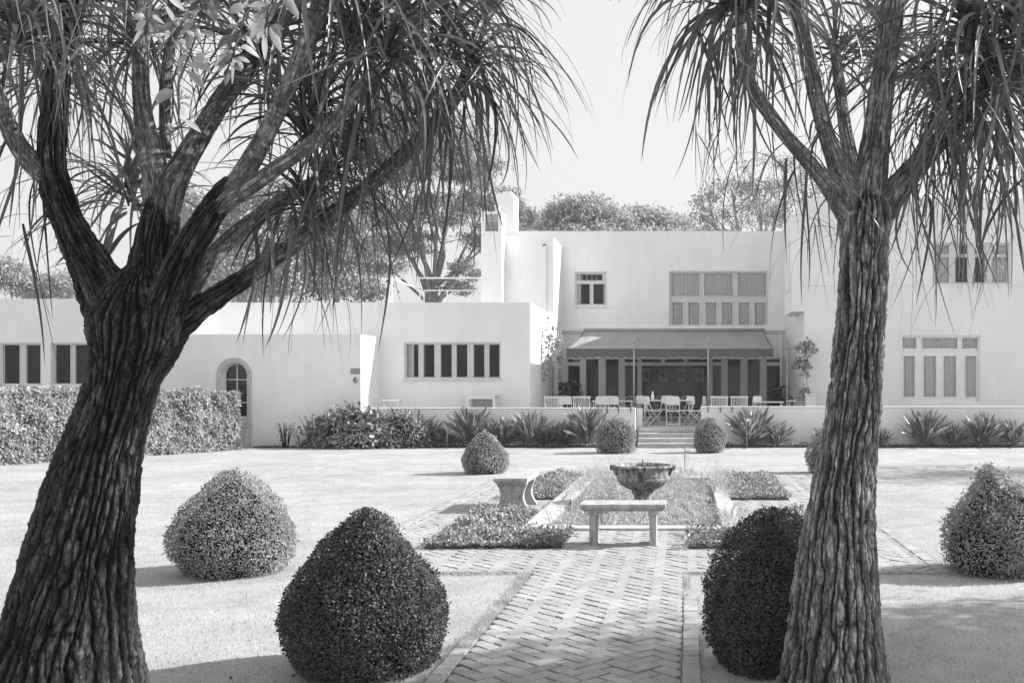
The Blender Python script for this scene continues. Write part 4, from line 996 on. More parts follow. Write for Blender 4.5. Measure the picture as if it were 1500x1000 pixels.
# big leafy shrub and the thin rose by the entrance wing
def leafy_shrub(name, cx, cy, rx_, ry_, h, n, leaf, label, mat, wr=.42, thin=0, stems=10, core=True, z0=0):
    r = empty(name, (cx, cy, z0), label, 'shrub')
    a = rng.uniform(0, 2*math.pi, n); u = rng.uniform(-.1, 1, n); rr = np.sqrt(np.clip(1-u*u, 0, 1))
    N = unit(np.stack([rr*np.cos(a), rr*np.sin(a), u], 1)); s = rng.uniform(.45 if thin else .72, 1.0, n)[:, None]
    P = N*s*np.array([rx_, ry_, h*.82])
    if thin:
        m_ = np.array([noise.noise(Vector(p)*4+Vector((cx, 0, 0))) for p in P]) > thin*.2; P = P[m_]; N = N[m_]
    P += np.array([cx, cy, h*.08+z0]); P += N*lump(P, 2.5, .16, 1)[:, None]
    V, Fq = leaf_quads(P, N*.8+np.array([0, 0, .15]), leaf, wr, .75, .06, face=.4); V[:, 2] = np.maximum(V[:, 2], z0+.003)
    mesh_np('foliage', V, Fq, M[mat], r)
    mb = MB()
    for i in range(stems):
        a = random.uniform(0, 6.28); q = random.uniform(.2, .85)
        mb.tube([(cx+math.cos(a)*.06, cy+math.sin(a)*.05, z0), (cx+math.cos(a)*rx_*q*.5, cy+math.sin(a)*ry_*q*.5, z0+h*.45), (cx+math.cos(a)*rx_*q, cy+math.sin(a)*ry_*q, z0+h*.85)], [.014, .01, .004], 5)
    if core:
        mb.lathe([(.5, 0), (.62, .3), (.55, .6), (.3, .85), (.01, .95)], (0, 0, 0), 14)  # near-black core among the stems, standing in for inner shade
        st_ = len(mb.v)-70; mb.v[st_:] = [(cx+x*rx_, cy+y*ry_, z0+z*h*.8) for x, y, z in mb.v[st_:]]
    mb.build('stems', M['core'], r); return r
Yl = 27.3
leafy_shrub('leafy_shrub', rx(520, Yl), Yl, 1.45, .55, 1.22, 1700, .20, 'big glossy leaved shrub piled against the corner of the entrance wing', 'shrub_leaf', .40)
leafy_shrub('leafy_shrub', rx(575, Yl), Yl+.1, 1.0, .45, 1.15, 2600, .07, 'paler fine leaved shrub spilling behind the big glossy one', 'shrub_leaf', .5)
leafy_shrub('leafy_shrub', rx(462, Yl), Yl, .62, .35, 1.05, 420, .15, 'open shrub with lifted leafy arms left of the big glossy one', 'shrub_leaf', .45, thin=1, core=False, stems=14)
leafy_shrub('rose_bush', rx(418, Yl), Yl, .36, .3, .82, 260, .08, 'thin twiggy bush standing alone against the entrance wing', 'border_leaf', .6, thin=1, core=False, stems=12)
# pale blooms
for px, py, Y, lab in ((1094, 552+62, 27.3, 'pale bloom in the clump right of the steps'), (655, 626, 27.4, 'pale bloom over the small clump left of the widest one')):
    q = at(px, py, Y); mb = MB()
    for i in range(5):
        a = i*1.26; mb.add([(q.x, q.y, q.z), (q.x+math.cos(a)*.05+.02, q.y+.02, q.z+math.sin(a)*.04+.02), (q.x+math.cos(a)*.11, q.y, q.z+math.sin(a)*.06), (q.x+math.cos(a)*.05-.01, q.y-.02, q.z+math.sin(a)*.04-.02)], [(0,1,2,3)])
    mb.tube([(q.x, q.y, .03), (q.x, q.y, q.z)], .008, 5); tag(mb.build('bloom', M['petal']), lab, 'flower')
# potted palms and dark plants under the awning
def potted(px, Y, h, lab, n=26, leaf=.5, bw=.04):
    x = rx(px, Y); r = empty('potted_plant', (x, Y, .5), lab, 'plant', 'potted plants under the awning')
    mb = MB(); mb.lathe([(.13, 0), (.18, .3), (.19, .32), (.17, .32)], (x, Y, .5), 18); mb.build('pot', M['pot'], r)
    sp = []
    for i in range(n):
        a = random.uniform(0, 6.28); z = .5+random.uniform(.35, h)
        sp.append(strap_leaf((x, Y, z), (math.cos(a)*.8, math.sin(a)*.8, random.uniform(.1, 1)), leaf*random.uniform(.6, 1.1), bw, 2.6, 8, .4))
    V, Fq = ribbons(sp); mesh_np('foliage', V, Fq, M['dark_leaf'], r)
    mb = MB(); mb.tube([(x, Y, .8), (x+.02, Y, .5+h)], .02, 6); mb.build('stem', M['twig'], r)
potted(829, 35.4, 1.3, 'large dark potted plant left of the glazed doors', 60, .75, .07); potted(846, 35.6, .9, 'lower dark potted plant beside the large one on the left', 26, .5)
potted(1143, 36.0, 1.15, 'dark potted plant at the right end of the glazed doors', 50, .6, .06); potted(1162, 34.8, .75, 'round leaved potted plant below the hanging wall plant', 20, .3)
# climbing plant on the left, hanging plant on the right
def climber(name, stems, n, leaf, spread, label, mat):
    r = empty(name, stems[0][0], label, 'climber'); mb = MB(); P = []
    for s_ in stems:
        pts = [Vector(p) for p in s_]; mb.tube(pts, [.03]+[.016]*(len(pts)-1), 6)
        for i in range(n//len(stems)):
            k_ = random.uniform(len(pts)*.35, len(pts)-1.001); j = int(k_); p = pts[j].lerp(pts[j+1], k_-j); P.append((p.x+random.gauss(0, spread), p.y+random.gauss(0, spread), p.z+random.gauss(0, spread)))
    mb.build('stems', M['wood'], r); P = np.array(P)
    P[:, 2] -= np.abs(rng.normal(0, .25, len(P))); V, Fq = leaf_quads(P, np.tile([0, -.2, .1], (len(P), 1)), leaf, .7, 1.0); mesh_np('foliage', V, Fq, M[mat], r)
a_ = lambda px, py, Y=32.0: tuple(at(px, py, Y))
climber('climbing_plant', [[a_(789, 597), a_(785, 560), a_(787, 535), a_(778, 510)], [a_(801, 597), a_(800, 550), a_(803, 520), a_(806, 490), a_(800, 475)], [a_(812, 597), a_(815, 540), a_(814, 505), a_(818, 488)]], 430, .12, .15, 'sparse climbing plant on thin stems against the bright side wall', 'shrub_leaf')
climber('wall_plant', [[a_(1184, 597, 31.0), a_(1182, 560, 31.0), a_(1180, 535, 31.0), a_(1184, 498, 31.0)]], 60, .12, .07, 'thin stem of the dark wall plant at the corner of the right wing', 'border_leaf')
for px, py, w_, h_, n_, lab in ((1180, 508, .30, .42, 150, 'upper tuft of the leafy wall plant by the corner of the right wing'), (1173, 532, .30, .36, 150, 'middle tuft of the leafy wall plant by the corner of the right wing'), (1179, 578, .2, .4, 110, 'lowest tuft of the leafy wall plant by the corner of the right wing')):
    q = at(px, py, 31.1); leafy_shrub('wall_fern', q.x, q.y, w_, .22, h_, n_, .15, lab, 'border_leaf', .3, core=False, stems=4, z0=q.z-h_*.5)

# ============================================================ FOUNTAIN AND BENCHES
fx, fy = -.62, 14.3
ft = empty('fountain', (fx, fy, -.1), 'stained stone bowl fountain on a short pedestal standing in the pool', 'fountain')
zb_ = .20
mb = MB(); mb.lathe([(.20, -.45), (.20, -.34), (.155, -.30), (.125, -.22), (.115, .06), (.13, .12), (.155, .17), (.17, .205)], (fx, fy, 0), 28); mb.build('pedestal', M['fountain'], ft)
mb = MB(); fl = lambda a, i: 1+(.045*abs(math.sin(a*6))**.6 if 1 <= i <= 5 else 0)
mb.lathe([(.14, .20), (.22, .235), (.30, .285), (.355, .345), (.372, .385), (.355, .40), (.375, .41), (.378, .425), (.365, .435), (.40, .52), (.43, .535), (.435, .56), (.425, .57), (.40, .56), (.36, .47), (.2, .40), (.02, .38)], (fx, fy, 0), 72, fl); mb.build('bowl', M['fountain'], ft)
for k_ in range(4):                                                   # scroll lugs on the rim
    a = math.pi*k_/2; c_, s_ = math.cos(a), math.sin(a); mb = MB()
    pl = [(.36, .40), (.41, .44), (.425, .49), (.47, .505), (.475, .56), (.44, .575), (.38, .57), (.36, .5)]
    mb.prism(pl, -.07, .07); mb.v = [(fx+x*c_-y*s_, fy+x*s_+y*c_, z) for x, y, z in mb.v]; mb.build('lug', M['fountain'], ft, bevel=.012)
mb = MB(); mb.tube([(fx, fy, .38), (fx, fy, .64)], .011, 8); mb.lathe([(.03, 0), (.03, .02), (.012, .04)], (fx, fy, .54), 10); mb.build('spout', M['dark_metal'], ft)

bx0, bx1, by = rx(848, 10.4), rx(975, 10.4), 10.4
bn = empty('stone_bench', ((bx0+bx1)/2, 10.65, 0), 'weathered stone bench with straight slab legs in front of the pool, seen square on', 'bench', 'stone benches round the pool')
def slab(mb, x0, x1, y0, y1, z0, z1):                                # seat with moulded edge
    h = z1-z0; pr = [(0, .25), (.02, 0.0), (.05, 0)]
    for (e, a, b) in ((.03, 0, .22), (.012, .2198, .45), (0, .4498, 1.0)): mb.box(x0+e, x1-e, y0+e, y1-e, z0+h*a, z0+h*b)
mb = MB(); slab(mb, bx0, bx1, by, by+.42, .385, .462); mb.build('seat', M['stone'], bn, bevel=.008)
for px in (869.5, 957):
    x = rx(px, 10.55); mb = MB(); mb.box(x-.038, x+.038, 10.47, 10.76, 0, .345); mb.box(x-.052, x+.052, 10.45, 10.78, .343, .384); mb.box(x-.05, x+.05, 10.455, 10.775, 0.001, .03)
    mb.build('leg', M['stone'], bn, bevel=.008)
lb = empty('stone_bench', (-2.33, 13.8, 0), 'weathered stone bench with curved scroll legs at the left of the pool, seen end on', 'bench', 'stone benches round the pool')
lx0, lx1 = -2.58, -2.12
mb = MB(); slab(mb, lx0, lx1, 13.3, 14.35, .385, .465); mb.build('seat', M['stone'], lb, bevel=.008)
prof_ = [(0, .23), (.04, .225), (.10, .185), (.17, .155), (.24, .155), (.31, .175), (.36, .20), (.384, .205)]
cxb = (lx0+lx1)/2
for y0 in (13.42, 14.12):
    mb = MB(); poly = [(cxb-r_, z) for z, r_ in prof_]+[(cxb+r_, z) for z, r_ in reversed(prof_)]
    poly = poly[::-1]; mb.prism(poly, y0, y0+.09); leg = mb.build('leg', M['stone'], lb, bevel=.006)
    if y0 < 14:
        lf = MB(); rr = random.Random(4)
        for i in range(16):
            x, z, s_ = cxb+rr.uniform(-.12, .12), rr.uniform(.04, .33), rr.uniform(.008, .018)
            n_ = 7; lf.add([(x+math.cos(6.283*j/n_)*s_*rr.uniform(.7, 1.3), y0-.0015, z+math.sin(6.283*j/n_)*s_*rr.uniform(.6, 1.2)) for j in range(n_)], [tuple(range(n_))])
        lc = lf.build('dark_patches', M['pot'], lb); lc.parent = lb  # small irregular darker patches scattered over the near leg

# ============================================================ PALMS WITH FURROWED TRUNKS
def bark_tube(name, pts, rad, nseg, step, mat, parent, amp=.02, freq=15.0, ring=0.0, rough=1.0, aniso=.065, spacing=.040, seed=0.0, nexp=.6):
    """trunk or limb with modelled furrows; per-vertex 'ridge' drives bark tone with furrow shade painted in"""
    pts = [Vector(p) for p in pts]
    ribs = 2*max(4, round(2*math.pi*(sum(rad)/len(rad))/spacing/2*2)//2)
    # Catmull-Rom resample
    out = []; ro = []
    for i in range(len(pts)-1):
        p0, p1, p2, p3 = pts[max(i-1, 0)], pts[i], pts[i+1], pts[min(i+2, len(pts)-1)]
        r0, r1, r2, r3 = rad[max(i-1, 0)], rad[i], rad[i+1], rad[min(i+2, len(pts)-1)]
        m_ = max(2, int((p2-p1).length/step))
        for k_ in range(m_):
            t = k_/m_; f = lambda a, b, c, d: .5*((2*b)+(-a+c)*t+(2*a-5*b+4*c-d)*t*t+(-a+3*b-3*c+d)*t**3)
            out.append(f(p0, p1, p2, p3)); ro.append(f(r0, r1, r2, r3))
    out.append(pts[-1]); ro.append(rad[-1])
    V = []; Rg = []; up = None; s = 0.0
    for i, p in enumerate(out):
        t = (out[min(i+1, len(out)-1)]-out[max(i-1, 0)]).normalized()
        if i: s += (p-out[i-1]).length
        if up is None: up = Vector((0, -1, 0)) if abs(t.y) < .9 else Vector((1, 0, 0))
        u = (up-t*up.dot(t)).normalized(); v = t.cross(u); up = u
        for k_ in range(nseg):
            a = 2*math.pi*k_/nseg; c, sn = math.cos(a), math.sin(a); r = ro[i]
            x, y = c*r*freq, sn*r*freq
            wx = noise.noise(Vector((c*r*7+seed, sn*r*7, s*3.2)))*1.3+noise.noise(Vector((x*1.1, y*1.1+seed, s*7)))*.55
            wy = noise.noise(Vector((c*r*7+seed+31, sn*r*7, s*3.2)))*1.3
            dv = noise.voronoi(Vector((x+wx+seed, y+wy, s*freq*aniso+wx*.35)))[0]
            ph = ribs*a*.5+3.6*noise.noise(Vector((c*1.2+seed, sn*1.2, s*1.0)))+2.9*noise.noise(Vector((c*3.1+seed, sn*3.1, s*2.6)))+.9*noise.noise(Vector((c*7+seed, sn*7, s*9)))+.30*noise.noise(Vector((x*2.4, y*2.4+seed, s*26)))
            sp_ = abs(math.sin(ph)); wide = 1.5+1.1*noise.noise(Vector((c*2.6+seed, sn*2.6, s*1.7)))
            h = min(1.0, sp_*max(.9, wide))**.8
            h *= .58+.42*min(1.0, (dv[1]-dv[0])*4.5)
            xc = noise.noise(Vector((c*5+seed, sn*5, s*8.5+ph*.35)))
            h *= 1-.32*math.exp(-(xc/.04)**2)
            n2 = noise.noise(Vector((x*2.4+seed, y*2.4, s*14+seed))); h = h*(.82+.30*n2)
            if rough:
                h += .15*noise.noise(Vector((x*3.4, y*3.4, s*45+seed)))+.10*noise.noise(Vector((x*7, y*7, s*110+seed)))
                n3 = noise.noise(Vector((x*.8+9, y*.8+seed, s*34+seed))); h *= 1-.30*max(0, n3-.10)*rough
            if ring: h = (1-ring)*h+ring*(.5+.5*math.sin(s*2*math.pi/(.012+.003*math.sin(s*7))+n2*3)*.8)
            big = noise.noise(Vector((c*1.3+seed, sn*1.3, s*1.4)))*.07*r
            rr = r+big+(h-.75)*amp
            V.append(p+(u*c+v*sn)*rr); Rg.append(h)
    nr = len(out); i = np.arange(nr-1)[:, None]*nseg; k_ = np.arange(nseg)[None, :]; k2 = (k_+1) % nseg
    Fq = np.stack([i+k_, i+k2, i+nseg+k2, i+nseg+k_], -1).reshape(-1, 4)
    V.append(out[0]); V.append(out[-1]); Rg += [0.5, 0.5]
    Ft = np.concatenate([np.stack([np.full(nseg, nr*nseg), k2[0], k_[0]], 1), np.stack([np.full(nseg, nr*nseg+1), (nr-1)*nseg+k_[0], (nr-1)*nseg+k2[0]], 1)])
    o = mesh_np(name, np.array([tuple(q) for q in V]), [Fq, Ft], mat, parent, True)
    at_ = o.data.attributes.new('ridge', 'FLOAT', 'POINT'); at_.data.foreach_set('value', np.array(Rg, dtype=np.float32))
    return o
def P3(lst): return [at(x, y, Y) for x, y, Y in lst]

def rosette(parent, px, py, Y, n, L, wmax, axis=(0, 0, 1), droop=1.6, mat='palm', rmin=.04, elev=(-.35, 1.3), curl=.6, tip=1.2, stem=.10, k=11):
    c = np.array(at(px, py, Y)); ax = np.array(axis, float); ax /= np.linalg.norm(ax)
    out = []
    t1 = np.cross(ax, [.3, 1, .2]); t1 /= np.linalg.norm(t1); t2 = np.cross(ax, t1)
    for i in range(n):
        a = rng.uniform(0, 2*math.pi); e = rng.uniform(*elev)
        d = (t1*math.cos(a)+t2*math.sin(a))*math.cos(e)+ax*math.sin(e)
        o_ = c+ax*stem*rng.uniform(-1, 1)*(1)+d*rmin*.5
        l = L*rng.uniform(.55, 1.15)*(1 if e < 1.0 else .8)
        out.append(strap_leaf(o_, d, l, wmax*rng.uniform(.6, 1.15), droop*rng.uniform(.6, 1.5), k, curl, tip))
    V, Fq = ribbons(out)
    return mesh_np('leaf_rosette', V, Fq, M[mat], parent)

YL = 5.0
tl = empty('palm_tree', tuple(Vector((at(90, 1010, YL).x, YL, 0))), 'dark many branched palm with deeply furrowed leaning trunk at the left', 'palm tree', 'palms framing the view')
s5 = YL/F
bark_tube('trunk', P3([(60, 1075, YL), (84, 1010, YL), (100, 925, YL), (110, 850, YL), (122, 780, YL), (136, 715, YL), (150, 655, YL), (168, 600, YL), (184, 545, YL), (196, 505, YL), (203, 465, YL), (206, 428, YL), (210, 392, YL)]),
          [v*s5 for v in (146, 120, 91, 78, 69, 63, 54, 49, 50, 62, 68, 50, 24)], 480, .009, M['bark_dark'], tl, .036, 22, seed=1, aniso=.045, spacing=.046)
def limb(tree, lst, rad, Y, mat, amp=.012, freq=26, ring=0., seed=0, n=110, step=.014, name='branch', rough=1.):
    return bark_tube(name, P3(lst), [r*Y/F*(.86 if mat == 'bark_dark' else .95) for r in rad], n, step, M[mat], tree, amp, freq, ring, rough, seed=seed)
limb(tl, [(190, 500, 5.0), (160, 440, 5.0), (130, 385, 4.98), (102, 330, 4.95), (84, 280, 4.95), (76, 235, 4.95), (80, 170, 4.93), (86, 100, 4.9), (98, 40, 4.88), (112, -40, 4.85)], [50, 47, 34, 26, 25, 22, 21, 20, 21, 22], 5, 'bark_dark', .026, seed=3, n=200)
limb(tl, [(70, 262, 4.95), (44, 236, 4.9), (22, 205, 4.85), (5, 165, 4.8), (-14, 110, 4.75)], [16, 16, 14, 12, 11], 5, 'bark_pale', .006, ring=.4, seed=4)
limb(tl, [(215, 480, 5.05), (222, 420, 5.1), (228, 360, 5.12), (236, 310, 5.15), (245, 275, 5.15), (256, 252, 5.15)], [46, 42, 36, 30, 22, 10], 5, 'bark_dark', .024, seed=5, n=180)
limb(tl, [(238, 330, 5.14), (234, 285, 5.15), (222, 225, 5.15), (210, 165, 5.15), (206, 100, 5.15), (208, 40, 5.15), (210, -30, 5.15)], [20, 23, 18, 14, 12.5, 12.5, 13], 5, 'bark_pale', .004, ring=.35, seed=6)
limb(tl, [(240, 330, 5.14), (248, 280, 5.15), (268, 240, 5.2), (292, 200, 5.25), (320, 155, 5.3), (345, 120, 5.3), (372, 85, 5.35), (395, 40, 5.4)], [20, 23, 19, 17, 16, 16, 15, 14], 5, 'limb_bark', .005, ring=.25, seed=7)
limb(tl, [(243, 230, 5.3), (242, 130, 5.35), (250, 60, 5.4), (256, -20, 5.4)], [9, 9, 9, 9], 5, 'limb_bark', .003, ring=.3, seed=8)
limb(tl, [(230, 480, 4.98), (252, 420, 4.92), (276, 368, 4.9), (305, 318, 4.88), (332, 280, 4.86), (352, 262, 4.85), (366, 250, 4.85)], [42, 30, 25, 22, 19, 13, 7], 5, 'bark_dark', .024, seed=9, n=180)
limb(tl, [(322, 298, 4.87), (352, 262, 4.85), (385, 205, 4.82), (410, 155, 4.8), (432, 105, 4.78), (452, 55, 4.76), (470, 5, 4.75), (482, -40, 4.75)], [15, 16, 13.5, 13, 13, 13, 13, 13], 5, 'bark_pale', .004, ring=.4, seed=10)
limb(tl, [(318, 306, 4.87), (345, 286, 4.86), (372, 270, 4.84), (405, 246, 4.82), (440, 222, 4.8), (480, 190, 4.78), (520, 140, 4.76), (555, 95, 4.75)], [12, 14, 12, 11, 10.5, 10.5, 10, 9], 5, 'bark_pale', .004, ring=.35, seed=11)
limb(tl, [(222, 500, 5.0), (262, 474, 5.02), (300, 446, 5.05), (340, 420, 5.08), (372, 398, 5.1), (392, 384, 5.12)], [34, 26, 21, 18, 14, 8], 5, 'bark_dark', .022, seed=12, n=170)
limb(tl, [(345, 417, 5.09), (380, 392, 5.11), (425, 362, 5.14), (478, 322, 5.18), (530, 280, 5.22), (580, 238, 5.25), (630, 190, 5.28), (668, 140, 5.3), (690, 95, 5.3)], [13, 15.5, 14, 13, 12.5, 12.5, 12, 11, 10], 5, 'limb_bark', .005, ring=.3, seed=13)
limb(tl, [(258, 470, 5.4), (290, 410, 5.45), (320, 368, 5.5), (360, 330, 5.55), (410, 295, 5.6), (470, 262, 5.6)], [18, 15, 14, 12, 11, 10], 5.3, 'bark_pale', .004, ring=.3, seed=14)
limb(tl, [(147, 560, 4.97), (150, 530, 4.97)], [10, 6], 5, 'bark_dark', .01, seed=15, n=40) if False else None

RL = [  # px, py, Y, n, L, w, axis, droop
    (20, 45, 4.6, 150, .85, .011, (-.2, 0, 1), 1.6), (45, 10, 5.3, 110, .9, .011, (0, 0, 1), 1.5), (55, 110, 5.7, 70, .75, .010, (-.3, 0, .8), 1.4), (-10, 60, 5.0, 80, .8, .010, (-.4, 0, 1), 1.6),
    (185, 285, 5.6, 95, .62, .011, (-.2, 0, 1), 1.2), (205, 255, 5.8, 60, .8, .011, (0, .3, 1), .8), (155, 372, 5.25, 16, .42, .014, (0, 0, 1), 1.3),
    (200, 60, 5.7, 110, .95, .010, (0, 0, 1), 1.3), (170, -20, 5.4, 80, 1.0, .010, (0, 0, 1), 1.6),
    (378, 62, 5.3, 120, .8, .011, (.3, 0, 1), 1.4), (310, 20, 5.6, 90, .8, .010, (.2, 0, 1), 1.5),
    (452, 180, 5.0, 150, .62, .010, (.3, 0, 1), 1.6), (448, 305, 5.05, 95, .50, .010, (.2, 0, 1), 1.7), (470, 262, 5.5, 90, .7, .010, (.4, 0, 1), 1.6),
    (490, -30, 4.8, 120, 1.0, .012, (.2, 0, 1), 1.5), (525, 60, 5.2, 120, .95, .012, (.2, 0, 1), 1.6), (568, 75, 4.75, 110, .95, .012, (.4, 0, 1), 1.6), (600, 10, 5.3, 110, .95, .011, (.3, 0, 1), 1.5),
    (655, 60, 5.1, 90, .85, .011, (.4, 0, 1), 1.5), (692, 85, 5.3, 140, .70, .010, (.6, 0, .8), 1.5), (640, -25, 5.0, 100, .95, .011, (.4, 0, 1), 1.5), (720, 15, 5.5, 60, .6, .009, (.5, 0, 1), 1.6),
    (540, 190, 5.6, 80, .75, .010, (.2, 0, 1), 1.7)]
for q in RL:
    rosette(tl, q[0], q[1], q[2], int(q[3]*(.68 if q[0] < 530 else .46)), q[4]*1.04, q[5]*1.22, q[6], q[7]*1.4)
# long hanging leaves under the right hand crown of the left palm
def hanging(parent, spots, n, L, wmax, mat='palm', sp_=.12, tip=1.8):
    out = []
    for i in range(n):
        px, py, Y = random.choice(spots); c = np.array(at(px+random.gauss(0, 18), py+random.gauss(0, 14), Y+random.gauss(0, .2)))
        d = np.array([rng.normal(0, .42), rng.normal(0, .35), rng.uniform(-1.3, .35)])
        out.append(strap_leaf(c, d, L*rng.uniform(.55, 1.15), wmax*rng.uniform(.6, 1.2), rng.uniform(3.0, 6.0), 12, .9, tip*1.5))
    V, Fq = ribbons(out); return mesh_np('hanging_leaves', V, Fq, M[mat], parent)
hanging(tl, [(560, 110, 5.0), (600, 120, 5.1), (640, 130, 5.0), (520, 90, 5.0), (500, 160, 5.0), (680, 110, 5.2)], 70, .9, .012)
hanging(tl, [(420, 300, 5.1), (450, 310, 5.0), (490, 300, 5.1), (400, 330, 5.0), (540, 280, 5.1)], 42, .70, .012)
hanging(tl, [(60, 250, 5.0), (40, 200, 4.9), (100, 330, 4.9), (30, 330, 5.0)], 26, .75, .008)
hanging(tl, [(100, 20, 4.7), (60, 0, 4.7), (120, 60, 4.75)], 60, .8, .006, 'palm_pale')
hanging(tl, [(560, 300, 5.2), (620, 240, 5.2), (480, 360, 5.1)], 60, .55, .0045, 'palm')

YT = 5.25
tr_ = empty('palm_tree', (at(1222, 1010, YT).x, YT, 0), 'upright many branched palm with deeply furrowed trunk at the right', 'palm tree', 'palms framing the view')
s6 = YT/F
bark_tube('trunk', P3([(1222, 1065, YT), (1222, 1005, YT), (1223, 930, YT), (1225, 856, YT), (1232, 750, YT), (1245, 650, YT), (1252, 592, YT), (1258, 510, YT), (1264, 436, YT), (1266, 360, YT), (1268, 310, YT), (1270, 275, YT)]),
          [v*s6 for v in (100, 84, 70, 63, 50, 42, 40, 37, 36, 36, 39, 24)], 460, .009, M['bark_mid'], tr_, .034, 22, seed=21, aniso=.045, spacing=.050, nexp=.65)
limb(tr_, [(1268, 320, YT), (1275, 260, YT), (1284, 195, YT), (1292, 130, YT), (1300, 70, YT), (1308, 10, YT), (1314, -40, YT)], [32, 27, 22, 19.5, 19, 19.5, 20], YT, 'limb_bark', .010, ring=.15, seed=22, n=150)
limb(tr_, [(1256, 320, YT), (1236, 268, YT), (1213, 205, YT), (1198, 150, YT), (1186, 95, YT), (1173, 40, YT), (1163, -20, YT)], [26, 18, 13.5, 13, 12.5, 12, 12], YT, 'bark_pale', .005, ring=.3, seed=23)
limb(tr_, [(1258, 335, YT), (1232, 300, YT-.05), (1208, 266, YT-.08), (1180, 232, YT-.1), (1152, 200, YT-.12), (1125, 165, YT-.15), (1103, 130, YT-.15), (1090, 95, YT-.15), (1086, 50, YT-.15), (1086, 10, YT-.15)], [24, 17, 12.5, 11.5, 10.5, 10, 10, 9, 9, 9], YT, 'bark_pale', .004, ring=.3, seed=24)
limb(tr_, [(1278, 330, YT), (1305, 288, YT), (1332, 256, YT), (1362, 222, YT+.05), (1392, 190, YT+.05), (1420, 160, YT+.1), (1440, 130, YT+.1), (1446, 105, YT+.1)], [28, 22, 19, 17, 15, 14, 12, 9], YT, 'limb_bark', .006, ring=.15, seed=25)
limb(tr_, [(1262, 300, YT+.2), (1240, 200, YT+.6), (1226, 95, YT+1.05)], [16, 12, 10], YT, 'limb_bark', .005, seed=26)
RR = [(1087, 2, 5.1, 190, .92, .0125, (0, 0, 1), 1.9), (1120, -20, 5.3, 70, .9, .012, (0, 0, 1), 1.7), (1150, -45, 6.0, 100, .95, .012, (0, 0, 1), 1.7), (1225, 85, 6.4, 90, .8, .012, (0, 0, 1), 1.3), (1300, 60, 6.5, 100, .85, .013, (0, 0, 1), 1.1),
      (1360, 120, 6.2, 110, .8, .013, (.2, 0, 1), 1.4), (1424, 55, 5.35, 160, .9, .014, (.1, 0, 1), 1.5), (1450, 110, 5.2, 120, .95, .013, (.3, 0, 1), 1.9), (1480, 20, 5.2, 120, .95, .012, (.2, 0, 1), 1.7), (1350, -30, 6.1, 90, .9, .012, (0, 0, 1), 1.5), (1395, 150, 5.5, 80, .75, .012, (.2, 0, 1), 1.8), (1510, 110, 5.2, 90, .9, .012, (0, 0, 1), 1.9)]
for q in RR: rosette(tr_, q[0], q[1], q[2], int(q[3]*.58), q[4]*1.04, q[5]*1.22, q[6], q[7]*1.4)
hanging(tr_, [(1380, 180, 5.3), (1420, 170, 5.2), (1450, 180, 5.3), (1340, 200, 5.4), (1480, 190, 5.2)], 52, .9, .012)
hanging(tr_, [(1335, 250, 5.2), (1370, 270, 5.3), (1410, 250, 5.1), (1450, 260, 5.2), (1490, 250, 5.2)], 32, .75, .010)
hanging(tr_, [(1380, 160, 5.1), (1420, 120, 5.1), (1450, 150, 5.0)], 40, .8, .009, 'palm_pale')
hanging(tr_, [(1190, 230, 5.1), (1175, 200, 5.1), (1215, 260, 5.0), (1170, 250, 5.1)], 20, .62, .009)
hanging(tr_, [(1080, 60, 5.1), (1040, 50, 5.1), (1120, 70, 5.1)], 50, .7, .010)
hanging(tr_, [(1070, 220, 5.1), (1020, 180, 5.1), (1130, 220, 5.1), (1180, 330, 5.1), (1350, 330, 5.2), (1430, 360, 5.2)], 50, .5, .0035)
hanging(tr_, [(1250, 300, 4.85), (1270, 250, 4.85), (1290, 330, 4.85)], 12, .6, .006, 'palm_pale')

# ============================================================ LEAFY BRANCH HANGING IN FRONT OF THE LEFT PALM
tb = empty('leafy_branch', tuple(at(320, -60, 3.9)), 'sunlit leafy twigs hanging from above in front of the left palm', 'branch')
mb = MB(); lv_ = []
tw = [[(330, -60), (300, 0), (285, 60), (262, 120), (262, 180)], [(260, -40), (225, 10), (215, 40)], [(400, -40), (360, 20), (345, 70), (330, 110)], [(430, -50), (395, 20), (385, 50)], [(300, -10), (270, 30), (245, 60)]]
for s_ in tw:
    pts = [at(x, y, 3.9+.12*math.sin(x)) for x, y in s_]; mb.tube(pts, [.007]+[.004]*(len(pts)-1), 6)
    m_ = len(pts)
    for i in range(m_*8):
        t = random.uniform(.2, m_-1.001); j = int(t); p = pts[j].lerp(pts[j+1], t-j); a = random.uniform(0, 6.28)
        d = Vector((math.cos(a), random.uniform(-.6, .6), random.uniform(-.9, .3))).normalized(); L_ = random.uniform(.035, .08); q = p+d*.02
        k_ = 8; P_ = []; D_ = []
        dd = np.array(d)
        for z in range(k_): P_.append(np.array(q)+dd*L_*z/(k_-1)); dd = dd+np.array([0, 0, -.06]); D_.append(dd/np.linalg.norm(dd))
        P_, D_ = np.array(P_), np.array(D_); h = rng.normal(0, 1, 3); sd_ = unit(np.cross(D_, h)); t_ = np.linspace(0, 1, k_)
        lv_.append((P_, sd_, np.cross(sd_, D_), L_*.24*np.sin(np.pi*t_**.85)**.8+.0008)); mb.tube([p, q], .0015, 4)
mb.build('twigs', M['twig'], tb); V, Fq = ribbons(lv_); mesh_np('foliage', V, Fq, M['twig_leaf'], tb, True)

